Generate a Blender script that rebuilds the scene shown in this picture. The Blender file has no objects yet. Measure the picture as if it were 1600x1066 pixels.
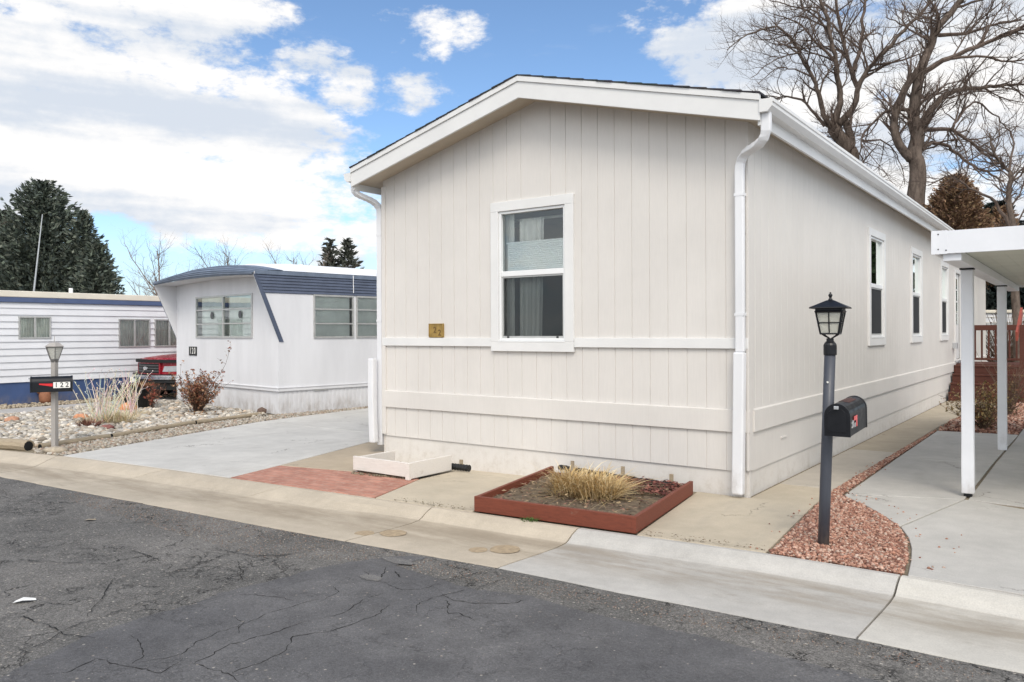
import bpy, bmesh, math, random
import numpy as np
from mathutils import Vector, Matrix, Quaternion
R = random.Random(7)
NR = np.random.RandomState(7)
rad = math.radians
S = bpy.context.scene
col = S.collection

# ------------------------------------------------------------------ frames (metres; camera stands at the origin, 1.6 m up)
U = (.807, -.5906); V = (.5906, .807)
NEAR = (2.2791, 7.6279)                     # near corner of the beige house; local x runs along its gable, local y along its side
HROT = math.atan2(U[1], U[0])
def wor(a, b): return (NEAR[0] + a*U[0] + b*V[0], NEAR[1] + a*U[1] + b*V[1])
def house_frame(o): o.location = (NEAR[0], NEAR[1], 0); o.rotation_euler = (0, 0, HROT); return o

# ------------------------------------------------------------------ object helpers
def tag(o, label=None, cat=None, group=None, kind=None):
    if label: o['label'] = label
    if cat: o['category'] = cat
    if group: o['group'] = group
    if kind: o['kind'] = kind
    return o
def empty(name, loc=(0,0,0), rz=0):
    o = bpy.data.objects.new(name, None); col.objects.link(o)
    o.location = loc; o.rotation_euler = (0,0,rz); o.empty_display_size = .2
    return o
def thing(name, label, cat, loc=(0,0,0), rz=0, group=None):
    return tag(empty(name, loc, rz), label, cat, group)
class MB:
    def __init__(s): s.v=[]; s.f=[]; s.c=[]; s.m=[]; s.col=(1,1,1); s.mi=0
    def add(s, vs, fs):
        n=len(s.v); s.v += [tuple(p) for p in vs]; s.c += [s.col]*len(vs)
        for f in fs: s.f.append(tuple(i+n for i in f)); s.m.append(s.mi)
    def box(s, x0,x1,y0,y1,z0,z1, M=None):
        vs=[(x,y,z) for z in (z0,z1) for y in (y0,y1) for x in (x0,x1)]
        if M is not None: vs=[tuple(M@Vector(p)) for p in vs]
        s.add(vs, [(0,2,3,1),(4,5,7,6),(0,1,5,4),(2,6,7,3),(1,3,7,5),(0,4,6,2)])
    def quad(s,a,b,c,d): s.add([a,b,c,d],[(0,1,2,3)])
    def prism(s, poly, z0, z1):
        n=len(poly); A=sum(poly[i][0]*poly[(i+1)%n][1]-poly[(i+1)%n][0]*poly[i][1] for i in range(n))
        if A<0: poly=poly[::-1]
        vs=[(x,y,z0) for x,y in poly]+[(x,y,z1) for x,y in poly]
        fs=[tuple(range(n-1,-1,-1)), tuple(range(n,2*n))]+[(i,(i+1)%n,n+(i+1)%n,n+i) for i in range(n)]
        s.add(vs,fs)
    def extr(s, prof, a0, a1, axis='y'):      # closed profile extruded along an axis
        n=len(prof)
        def P(p,t): return (p[0],t,p[1]) if axis=='y' else (t,p[0],p[1])
        vs=[P(p,a0) for p in prof]+[P(p,a1) for p in prof]
        s.add(vs,[tuple(range(n)),tuple(range(2*n-1,n-1,-1))]+[(i,n+i,n+(i+1)%n,(i+1)%n) for i in range(n)])
    def tube(s, pts, rs, n=8, cap=True):
        pts=[Vector(p) for p in pts]; k=len(pts)
        if not hasattr(rs,'__len__'): rs=[rs]*k
        vs=[]; up=None
        for i,p in enumerate(pts):
            t=(pts[min(i+1,k-1)]-pts[max(i-1,0)])
            if t.length<1e-9: t=Vector((0,0,1))
            t.normalize()
            if up is None:
                up=Vector((0,0,1)) if abs(t.z)<.9 else Vector((1,0,0))
            x=t.cross(up)
            if x.length<1e-6: x=t.orthogonal()
            x.normalize(); y=x.cross(t); up=y
            for j in range(n):
                a=2*math.pi*j/n
                vs.append(p+(x*math.cos(a)+y*math.sin(a))*rs[i])
        fs=[(i*n+j,i*n+(j+1)%n,(i+1)*n+(j+1)%n,(i+1)*n+j) for i in range(k-1) for j in range(n)]
        if cap: fs += [tuple(range(n-1,-1,-1)), tuple(range((k-1)*n,k*n))]
        s.add(vs,fs)
    def rtube(s, pts, w, d, side=(1,0,0), rings=None):   # rectangular pipe; side = direction of its width
        pts=[Vector(p) for p in pts]; k=len(pts); sd=Vector(side); vs=[]
        for i,p in enumerate(pts):
            t=(pts[min(i+1,k-1)]-pts[max(i-1,0)]).normalized()
            y=t.cross(sd).normalized(); x=y.cross(t).normalized()
            g=rings[i] if rings else 1
            for cx,cy in ((-1,-1),(1,-1),(1,1),(-1,1)): vs.append(p+x*cx*w/2*g+y*cy*d/2*g)
        fs=[(i*4+j,i*4+(j+1)%4,(i+1)*4+(j+1)%4,(i+1)*4+j) for i in range(k-1) for j in range(4)]
        fs += [(3,2,1,0), tuple(range((k-1)*4,k*4))]
        s.add(vs,fs)
    def lathe(s, prof, n=16, c=(0,0,0), rot=0, cap=True):
        vs=[(c[0]+r*math.cos(rot+2*math.pi*j/n), c[1]+r*math.sin(rot+2*math.pi*j/n), c[2]+z) for r,z in prof for j in range(n)]
        k=len(prof)
        fs=[(i*n+j,i*n+(j+1)%n,(i+1)*n+(j+1)%n,(i+1)*n+j) for i in range(k-1) for j in range(n)]
        if cap: fs += [tuple(range(n-1,-1,-1)), tuple(range((k-1)*n,k*n))]
        s.add(vs,fs)
    def build(s, name, mat, parent=None, bevel=0, smooth=False, seg=2):
        me=bpy.data.meshes.new(name); me.from_pydata(s.v,[],s.f)
        for m in (mat if isinstance(mat,(list,tuple)) else [mat]): me.materials.append(m)
        if any(s.m): me.polygons.foreach_set('material_index', s.m)
        ca=me.color_attributes.new('Col','FLOAT_COLOR','POINT')
        ca.data.foreach_set('color', np.hstack([np.array(s.c,dtype=np.float32).reshape(-1,3), np.ones((len(s.c),1),np.float32)]).ravel())
        if smooth: me.polygons.foreach_set('use_smooth',[True]*len(me.polygons))
        me.update()
        o=bpy.data.objects.new(name, me); col.objects.link(o)
        if parent: o.parent=parent
        if bevel:
            b=o.modifiers.new('Bevel','BEVEL'); b.width=bevel; b.segments=seg; b.limit_method='ANGLE'; b.angle_limit=rad(35)
        return o
def np_mesh(name, verts, faces, mat, parent=None, cols=None, smooth=False):
    """verts (n,3), faces (m,k) of one size"""
    me=bpy.data.meshes.new(name); n=len(verts); m,k=faces.shape
    me.vertices.add(n); me.vertices.foreach_set('co', np.asarray(verts,np.float32).ravel())
    me.loops.add(m*k); me.loops.foreach_set('vertex_index', faces.astype(np.int32).ravel())
    me.polygons.add(m); me.polygons.foreach_set('loop_start', np.arange(0,m*k,k,dtype=np.int32)); me.polygons.foreach_set('loop_total', np.full(m,k,np.int32))
    if smooth: me.polygons.foreach_set('use_smooth', np.ones(m,bool))
    me.materials.append(mat)
    if cols is not None:
        ca=me.color_attributes.new('Col','FLOAT_COLOR','POINT')
        ca.data.foreach_set('color', np.hstack([np.asarray(cols,np.float32), np.ones((n,1),np.float32)]).ravel())
    me.update(calc_edges=True); me.validate()
    o=bpy.data.objects.new(name,me); col.objects.link(o)
    if parent: o.parent=parent
    return o
def text_mesh(name, body, size, mat, parent, loc, rot, extrude=.002, sx=1.0):
    cu=bpy.data.curves.new(name,'FONT'); cu.body=body; cu.size=size; cu.extrude=extrude; cu.align_x='CENTER'; cu.align_y='CENTER'; cu.offset=size*.012
    t=bpy.data.objects.new(name+'_curve',cu); col.objects.link(t)
    dg=bpy.context.evaluated_depsgraph_get(); me=bpy.data.meshes.new_from_object(t.evaluated_get(dg)); me.name=name
    bpy.data.objects.remove(t); bpy.data.curves.remove(cu)
    me.materials.clear(); me.materials.append(mat)
    o=bpy.data.objects.new(name,me); col.objects.link(o); o.parent=parent; o.location=loc; o.rotation_euler=rot; o.scale=(sx,1,1)
    return o

# ------------------------------------------------------------------ materials
class NM:
    def __init__(s, name):
        s.mat=bpy.data.materials.new(name); s.mat.use_nodes=True; s.nt=s.mat.node_tree
        s.b=s.nt.nodes['Principled BSDF']; s.tc=s.n('ShaderNodeTexCoord').outputs['Object']
    def n(s,t,**k):
        x=s.nt.nodes.new(t)
        for a,b in k.items(): setattr(x,a,b)
        return x
    def put(s,sock,v):
        if isinstance(v,bpy.types.NodeSocket): s.nt.links.new(v,sock)
        elif hasattr(v,'__len__') and sock.type=='RGBA': sock.default_value=tuple(v)+((1,) if len(v)==3 else ())
        else: sock.default_value=v
    def map(s, scale=(1,1,1), rot=(0,0,0), loc=(0,0,0), vec=None):
        m=s.n('ShaderNodeMapping'); s.put(m.inputs['Vector'], vec or s.tc)
        m.inputs['Scale'].default_value=scale; m.inputs['Rotation'].default_value=rot; m.inputs['Location'].default_value=loc
        return m.outputs[0]
    def noise(s, scale, detail=4, rough=.55, vec=None, out='Fac', dist=0):
        x=s.n('ShaderNodeTexNoise'); s.put(x.inputs['Vector'], vec or s.tc)
        x.inputs['Scale'].default_value=scale; x.inputs['Detail'].default_value=detail; x.inputs['Roughness'].default_value=rough; x.inputs['Distortion'].default_value=dist
        return x.outputs[out]
    def vor(s, scale, feature='F1', out='Distance', vec=None, rnd=1):
        x=s.n('ShaderNodeTexVoronoi',feature=feature); s.put(x.inputs['Vector'], vec or s.tc); x.inputs['Scale'].default_value=scale; x.inputs['Randomness'].default_value=rnd
        return x.outputs[out]
    def math(s, op, a, b=0., c=0., clamp=False):
        x=s.n('ShaderNodeMath',operation=op,use_clamp=clamp)
        s.put(x.inputs[0],a); s.put(x.inputs[1],b); s.put(x.inputs[2],c); return x.outputs[0]
    def ramp(s, v, lo, hi, a=0., b=1.):
        x=s.n('ShaderNodeMapRange',interpolation_type='SMOOTHSTEP'); s.put(x.inputs[0],v)
        for i,k in enumerate((lo,hi,a,b)): x.inputs[i+1].default_value=k
        return x.outputs[0]
    def mix(s, f, a, b, mode='MIX'):
        x=s.n('ShaderNodeMix',data_type='RGBA',blend_type=mode,clamp_factor=True)
        s.put(x.inputs[0],f); s.put(x.inputs[6],a); s.put(x.inputs[7],b); return x.outputs[2]
    def attr(s): return s.n('ShaderNodeAttribute',attribute_name='Col').outputs['Color']
    def scale_col(s, c, v):   # multiply colour by a grey value socket
        x=s.n('ShaderNodeVectorMath',operation='SCALE'); s.put(x.inputs[0],c if isinstance(c,bpy.types.NodeSocket) else tuple(c)); s.put(x.inputs['Scale'],v); return x.outputs[0]
    def sep(s, vec=None):
        x=s.n('ShaderNodeSeparateXYZ'); s.put(x.inputs[0], vec or s.tc); return x.outputs
    def bump(s, h, strength=.3, dist=.01):
        x=s.n('ShaderNodeBump'); s.put(x.inputs['Height'],h); x.inputs['Strength'].default_value=strength; x.inputs['Distance'].default_value=dist
        s.nt.links.new(x.outputs[0], s.b.inputs['Normal'])
    def fin(s, color, rough=.6, metal=0, spec=.5):
        s.put(s.b.inputs['Base Color'], color); s.put(s.b.inputs['Roughness'], rough); s.b.inputs['Metallic'].default_value=metal
        s.b.inputs['Specular IOR Level'].default_value=spec
        return s.mat

def paint(name, c, rough=.5, amt=.10, sc=3., bump=.0, bsc=60, spec=.4, metal=0, vertical=False, dirt=None):
    m=NM(name); vec=m.map((1,1,.25)) if vertical else m.tc
    f=m.ramp(m.noise(sc,5,.6,vec),.25,.75,1-amt,1+amt*.6)
    c2=m.scale_col(c,f)
    if dirt:
        z=m.sep()[2]
        k=m.math('MULTIPLY', m.ramp(z,dirt[0]+dirt[1],dirt[0]), m.ramp(m.noise(7,5,.7,m.map((1,1,.5))),.35,.75))
        c2=m.mix(m.math('MULTIPLY',k,.55), c2, (.26,.21,.16))
    if bump: m.bump(m.noise(bsc,3), bump, .004)
    return m.fin(c2, m.ramp(m.noise(sc*2,3),.2,.8,rough-.06,rough+.08), metal, spec)
def vcol(name, rough=.8, amt=.2, sc=20., bump=0, spec=.25, mult=1.):
    m=NM(name); c=m.scale_col(m.attr(), m.ramp(m.noise(sc,4),.25,.75,(1-amt)*mult,(1+amt*.7)*mult))
    if bump: m.bump(m.noise(sc*2,3),bump,.01)
    return m.fin(c,rough,0,spec)

# siding: painted fibre board with a faint vertical wood grain
def siding(name, c):
    m=NM(name)
    g=m.noise(14,5,.65,m.map((6,6,.35))); b=m.noise(1.1,4,.6)
    streak=m.ramp(m.noise(3,5,.7,m.map((3,3,.12))),.55,.85)
    cc=m.scale_col(c, m.math('MULTIPLY', m.ramp(g,.2,.8,.965,1.02), m.ramp(b,.25,.75,.955,1.03)))
    cc=m.mix(m.math('MULTIPLY',streak,.15), cc, (.42,.37,.31))
    z=m.sep()[2]
    spl=m.math('MULTIPLY', m.ramp(z,.34,.0), m.ramp(m.noise(9,5,.75),.42,.8))
    cc=m.mix(m.math('MULTIPLY',spl,.42), cc, (.33,.27,.20))
    m.bump(g,.22,.003)
    return m.fin(cc,.62,0,.3)
SID=siding('house_siding',(.652,.622,.584))
TRIM=paint('white_trim',(.715,.710,.695),.48,.06,2,.05,40)
PIPE=paint('white_downspout',(.735,.738,.75),.38,.07,3,vertical=True,dirt=(0,.5))
SOFF=paint('soffit_paint',(.50,.43,.34),.6,.10,4,.1,30)
VINYL=paint('window_vinyl',(.77,.775,.77),.35,.03,2)

def shingles():
    m=NM('roof_shingles'); v=m.vor(9,'F1','Color',m.map((.8,3,3)))
    c=m.mix(m.noise(40,3), (.030,.032,.038),(.085,.085,.09)); c=m.mix(.25,c,v,'MULTIPLY'); m.bump(m.noise(90,2),.5,.01)
    return m.fin(c,.9,0,.1)
SHIN=shingles()

def glass(name, tint=(1,1,1), dark=0., ior=1.52):
    m=NM(name); nt=m.nt; nt.nodes.remove(m.b)
    tr=m.n('ShaderNodeBsdfTransparent'); tr.inputs[0].default_value=tuple(x*(1-dark) for x in tint)+(1,)
    gl=m.n('ShaderNodeBsdfGlossy'); gl.inputs['Roughness'].default_value=.02; gl.inputs[0].default_value=(.95,1,.98,1)
    fr=m.n('ShaderNodeFresnel'); fr.inputs[0].default_value=ior
    f=m.math('MULTIPLY',fr.outputs[0],2.6,clamp=True)
    w=m.n('ShaderNodeBump'); w.inputs['Strength'].default_value=.05; w.inputs['Distance'].default_value=.02
    nt.links.new(m.noise(2.2,2),w.inputs['Height']); nt.links.new(w.outputs[0],gl.inputs['Normal'])
    mx=m.n('ShaderNodeMixShader'); nt.links.new(f,mx.inputs[0]); nt.links.new(tr.outputs[0],mx.inputs[1]); nt.links.new(gl.outputs[0],mx.inputs[2])
    nt.links.new(mx.outputs[0],nt.nodes['Material Output'].inputs[0]); return m.mat
GLASS=glass('window_glass',(.97,1.,.985),0)
GLASS_SIDE=glass('low_e_glass',(.55,.68,.62),.25,2.1)
def screen_mat(name='insect_screen',k=.42):
    m=NM(name); nt=m.nt
    tr=m.n('ShaderNodeBsdfTransparent'); mx=m.n('ShaderNodeMixShader'); mx.inputs[0].default_value=k
    nt.links.new(tr.outputs[0],mx.inputs[1]); nt.links.new(m.b.outputs[0],mx.inputs[2]); nt.links.new(mx.outputs[0],nt.nodes['Material Output'].inputs[0])
    m.fin((.035,.037,.04),.8,0,.2); return m.mat
SCREEN=screen_mat(); SCREEN2=screen_mat('dense_screen',.9)
CURT=paint('curtain_fabric',(.86,.85,.80),.9,.08,5)
BLIND=paint('cellular_shade',(.92,.93,.92),.9,.04,2)
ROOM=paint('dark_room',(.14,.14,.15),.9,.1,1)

def concrete(name, flow=False):
    m=NM(name); base=m.attr()
    big=m.noise(.9,6,.62); mid=m.noise(5,5,.65); fine=m.noise(90,2,.6)
    c=m.scale_col(base, m.math('MULTIPLY', m.ramp(big,.25,.75,.88,1.08), m.math('MULTIPLY', m.ramp(mid,.25,.75,.93,1.05), m.ramp(fine,.2,.8,.92,1.06))))
    # broom / tyre streaks along the slabs and scattered damp stains
    st=m.ramp(m.noise(2.2,5,.7,m.map((1.,.22,1),(0,0,rad(8)))),.52,.78)
    c=m.mix(m.math('MULTIPLY',st,.34),c,(.29,.265,.23))
    dv=m.n('ShaderNodeVectorMath',operation='ADD'); m.put(dv.inputs[0],m.tc); ds_=m.n('ShaderNodeVectorMath',operation='SCALE'); m.put(ds_.inputs[0],m.noise(2.5,5,.7,out='Color')); ds_.inputs['Scale'].default_value=.5; m.nt.links.new(ds_.outputs[0],dv.inputs[1]); wv=dv.outputs[0]
    ck=m.math('MULTIPLY',m.ramp(m.vor(.5,'DISTANCE_TO_EDGE','Distance',wv),.006,.0012),m.ramp(m.noise(1.1,3),.5,.6))
    c=m.mix(m.math('MULTIPLY',ck,.6),c,(.12,.10,.085))
    sp=m.ramp(m.noise(3.1,6,.75,m.map(loc=(7,3,0))),.62,.74)
    c=m.mix(m.math('MULTIPLY',sp,.35),c,(.23,.20,.165))
    pit=m.ramp(m.vor(34),.0,.13,1,0); pm=m.math('MULTIPLY',pit,m.ramp(m.noise(6,2),.55,.7))
    c=m.mix(m.math('MULTIPLY',pm,.5),c,(.16,.14,.12))
    m.bump(m.math('ADD',m.math('MULTIPLY',mid,.6),fine),.22,.004)
    return m.fin(c,.82,0,.25)
CONC=concrete('concrete')
def kerbmat():
    m=NM('kerb_concrete'); base=m.attr(); x,y,z=m.sep()
    big=m.noise(1.3,6,.62); mid=m.noise(8,5,.65); fine=m.noise(110,2,.6)
    c=m.scale_col(base, m.math('MULTIPLY', m.ramp(big,.25,.75,.88,1.07), m.math('MULTIPLY', m.ramp(mid,.25,.75,.93,1.05), m.ramp(fine,.2,.8,.90,1.07))))
    # silt left in the flow line (the lowest part of the gutter)
    silt=m.math('MULTIPLY', m.ramp(z,-.074,-.086), m.ramp(m.noise(2.3,6,.7,m.map((.35,1.6,1))),.32,.66))
    c=m.mix(m.math('MULTIPLY',silt,.62),c,(.23,.185,.13))
    bl=m.ramp(m.noise(4,6,.75,m.map((.4,1.2,1),loc=(3,1,0))),.6,.74)
    c=m.mix(m.math('MULTIPLY',bl,.35),c,(.20,.17,.13))
    m.bump(m.math('ADD',m.math('MULTIPLY',mid,.6),fine),.25,.004)
    return m.fin(c,.85,0,.25)
KERB=kerbmat()
def asphalt(name, a, b, agg, crack, gr=1.):
    m=NM(name)
    dist=m.n('ShaderNodeVectorMath',operation='ADD'); m.put(dist.inputs[0],m.tc)
    sc=m.n('ShaderNodeVectorMath',operation='SCALE'); m.put(sc.inputs[0],m.noise(2.2,5,.7,out='Color')); sc.inputs['Scale'].default_value=.55
    m.nt.links.new(sc.outputs[0],dist.inputs[1]); wv=dist.outputs[0]
    big=m.noise(.8,6,.6); mid=m.noise(4.5,5,.7)
    c=m.mix(m.ramp(big,.3,.7),a,b); c=m.scale_col(c,m.ramp(mid,.25,.75,.82,1.16))
    bs=m.vor(42,'F1','Color'); bd=m.vor(42,'F1','Distance'); br=m.n('ShaderNodeSeparateColor'); m.put(br.inputs[0],bs)
    bst=m.math('MULTIPLY', m.ramp(br.outputs[0],1-agg*.45,1-agg*.45+.02), m.ramp(bd,.40,.26))
    c=m.mix(m.math('MULTIPLY',bst,.8),c,m.mix(br.outputs[1],(.24,.20,.165),(.42,.39,.34)))
    st=m.vor(95,'F1','Color'); sd=m.vor(95,'F1','Distance'); rr=m.n('ShaderNodeSeparateColor'); m.put(rr.inputs[0],st)
    stones=m.math('MULTIPLY', m.ramp(rr.outputs[0],1-agg,1-agg+.02), m.ramp(sd,.42,.30))
    c=m.mix(m.math('MULTIPLY',stones,m.ramp(m.noise(1.6,4),.3,.7,.25,.9)),c,m.mix(rr.outputs[1],(.20,.17,.145),(.33,.31,.28)))
    c=m.scale_col(c,m.math('MULTIPLY',m.ramp(m.noise(150,2,.6),.25,.75,1-.42*gr,1+.42*gr),m.ramp(m.noise(62,3,.7),.25,.75,1-.38*gr,1+.38*gr)))
    e=m.vor(1.7,'DISTANCE_TO_EDGE','Distance',wv); e2=m.vor(4.6,'DISTANCE_TO_EDGE','Distance',wv)
    wid=m.noise(3,3)
    k1=m.math('MULTIPLY', m.ramp(e,.016,.003), m.ramp(m.noise(.9,3,.5,m.map(loc=(4,9,0))),.40,.50))
    k2=m.math('MULTIPLY', m.ramp(e2,.035,.008), m.ramp(m.noise(.8,3,.5,m.map(loc=(1,5,0))),.48,.56))
    k=m.math('MULTIPLY', m.math('MAXIMUM',k1,k2), m.math('MULTIPLY',m.ramp(wid,.35,.6),crack),clamp=True)
    c=m.mix(m.math('MULTIPLY',k,.9),c,(.012,.011,.010))
    h=m.math('SUBTRACT', m.math('ADD',m.noise(120,3,.7),m.math('MULTIPLY',mid,.8)), m.math('MULTIPLY',k,2.))
    m.bump(h,.55,.008)
    return m.fin(c,.85,0,.25)
ASPH=asphalt('old_asphalt',(.108,.104,.097),(.165,.156,.144),.30,1.0)
ASPH2=asphalt('sealed_asphalt',(.100,.098,.100),(.135,.131,.130),.06,.32,.45)
CRACK=paint('crack_dirt',(.014,.013,.012),.95,.3,30)
def ground_mat():
    m=NM('bare_ground'); c=m.mix(m.noise(.5,6,.65),(.20,.16,.115),(.31,.27,.20)); c=m.scale_col(c,m.ramp(m.noise(30,4,.7),.2,.8,.6,1.25)); m.bump(m.noise(40,4,.7),.6,.02)
    return m.fin(c,.95,0,.1)
GROUND=ground_mat()
def brickpad():
    m=NM('stamped_brick')
    b=m.n('ShaderNodeTexBrick'); m.put(b.inputs['Vector'],m.map((1,1,1),(0,0,rad(4)))); b.inputs['Scale'].default_value=1.
    b.inputs['Brick Width'].default_value=.21; b.inputs['Row Height'].default_value=.105; b.inputs['Mortar Size'].default_value=.009; b.inputs['Bias'].default_value=-.1
    b.inputs['Color1'].default_value=(.48,.235,.170,1); b.inputs['Color2'].default_value=(.34,.155,.112,1); b.inputs['Mortar'].default_value=(.36,.20,.15,1)
    c=m.scale_col(b.outputs[0],m.ramp(m.noise(2.5,5,.65),.25,.75,.85,1.15)); c=m.mix(m.math('MULTIPLY',m.ramp(m.noise(14,5,.7),.45,.72),.6),c,(.52,.36,.29))
    m.bump(m.math('SUBTRACT',m.noise(40,3),m.math('MULTIPLY',b.outputs['Fac'],1.5)),.4,.006)
    return m.fin(c,.85,0,.2)
BRICK=brickpad()
STONE=vcol('stones',.8,.25,24,.25); CHIP=vcol('lava_gravel',.9,.25,60,.3)
def woodpaint(name,c,dark):
    m=NM(name); g=m.noise(9,6,.7,m.map((1,8,8))); c2=m.mix(m.ramp(g,.35,.75),c,dark)
    w=m.ramp(m.noise(3,6,.75),.62,.72); c2=m.mix(m.math('MULTIPLY',w,.3),c2,(.30,.22,.16)); m.bump(g,.3,.004)
    return m.fin(c2,.6,0,.35)
REDWOOD=woodpaint('red_stained_wood',(.185,.048,.026),(.125,.034,.019))
DECKRED=woodpaint('deck_stain',(.105,.034,.021),(.070,.023,.015))
WHITEWOOD=woodpaint('white_painted_boards',(.70,.66,.61),(.62,.58,.53))
LOG=woodpaint('weathered_log',(.38,.31,.215),(.24,.19,.13))
BLACKM=paint('black_metal',(.009,.0095,.012),.38,.2,8,spec=.35)
POSTM=paint('dark_post_paint',(.050,.055,.070),.42,.15,6,.08,20,spec=.5,vertical=True,dirt=(0,.25))
GREYP=paint('grey_post_paint',(.36,.335,.31),.6,.12,6,vertical=True)
REDFLAG=paint('flag_red',(.62,.025,.03),.4,.05,5)
PINKFLAG=paint('faded_flag',(.68,.14,.14),.5,.15,8)
PLATEW=paint('number_plate_white',(.80,.79,.75),.5,.05,5)
INK=paint('number_black',(.012,.012,.012),.5,.1,5)
BRASS=paint('aged_brass',(.36,.235,.07),.5,.25,18,.2,40,metal=.25); BRASSD=paint('brass_dark_digit',(.13,.075,.02),.55,.2,20)  # two plaque digits use a darker, browner brass
SOIL=paint('planter_soil',(.150,.112,.075),.95,.5,14,.8,30)
RUST=paint('rusty_fade',(.085,.042,.034),.7,.3,12)
LANTERN=None
def lantern_glass(name,c):
    m=NM(name); m.bump(m.noise(45,3,.7),.8,.01); m.fin(m.mix(m.noise(20,4),c,tuple(x*.72 for x in c)),.18,0,.5); m.b.inputs['Transmission Weight'].default_value=.35; return m.mat
LGLASS=lantern_glass('seeded_lamp_glass',(.72,.71,.62)); LGLASS2=lantern_glass('frosted_lamp_glass',(.80,.79,.72))

# trailer materials
def rib(name,c,axis,scale,depth=.5,rough=.5,amt=.08):
    m=NM(name); w=m.n('ShaderNodeTexWave',wave_type='BANDS',bands_direction=axis,wave_profile='SIN'); m.put(w.inputs['Vector'],m.tc); w.inputs['Scale'].default_value=scale; w.inputs['Distortion'].default_value=0
    cc=m.scale_col(c,m.ramp(m.noise(2,5,.65,m.map((1,1,.3))),.25,.75,1-amt,1+amt*.6)); m.bump(w.outputs['Fac'],depth,.015)
    return m.fin(cc,rough,0,.4)
T_WHITE=paint('trailer_white',(.705,.705,.72),.5,.08,2.,.06,25,vertical=True,dirt=(0,.5))
T_SKIRT=rib('ribbed_skirting',(.60,.605,.635),'Y',9.,.35)
T_BLUE=paint('trailer_slate_blue',(.085,.105,.155),.5,.18,4); T_VISOR=paint('visor_slate_blue',(.150,.185,.245),.5,.2,5)
T_ROOF=paint('white_roof_coat',(.86,.86,.86),.5,.05,3)
T_WHITE2=paint('lap_siding_white',(.72,.725,.745),.5,.05,2,.04,25)
T_NAVY=paint('skirt_blue',(.055,.095,.215),.5,.12,3,.08,15,dirt=(0,.3)); T_STRIPE=paint('stripe_blue',(.085,.12,.225),.5,.1,3)
T_CREAM=paint('roof_cream',(.74,.69,.58),.5,.06,2)
ALU=paint('window_aluminium',(.55,.55,.53),.4,.1,5,metal=.5)
SHADE=paint('window_shade',(.84,.86,.83),.9,.12,3); DRAPE=paint('pleated_drape',(.85,.83,.77),.9,.15,6)
CARRED=paint('pickup_red',(.30,.012,.022),.25,.08,4,spec=.6); CHROME=paint('chrome',(.62,.62,.63),.18,.1,8,metal=.9); BLACKP=paint('black_plastic',(.010,.0105,.011),.5,.2,10); TYRE=paint('tyre_rubber',(.014,.014,.014),.85,.2,20)
HEADL=paint('headlight_lens',(.42,.43,.45),.12,.12,14,spec=.8)
BARK=None
def bark(name,a,b,sc=9):
    m=NM(name); g=m.noise(sc,6,.75,m.map((1,1,.25))); m.bump(g,.9,.05); return m.fin(m.mix(m.ramp(g,.3,.7),a,b),.95,0,.1)
BARK=bark('bark_brown',(.075,.058,.048),(.20,.158,.130)); BARKF=bark('bark_pale',(.17,.13,.105),(.27,.215,.175)); TWIG=bark('twig_brown',(.095,.070,.058),(.175,.135,.112))
LEAF=vcol('foliage',.75,.2,3.,spec=.2); DRY=vcol('dry_plants',.85,.15,8,spec=.2)
GALV=paint('galvanised_steel',(.55,.56,.57),.4,.1,4,metal=.6)
TERRA=paint('terracotta',(.30,.13,.07),.8,.25,8,.3,20)

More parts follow.
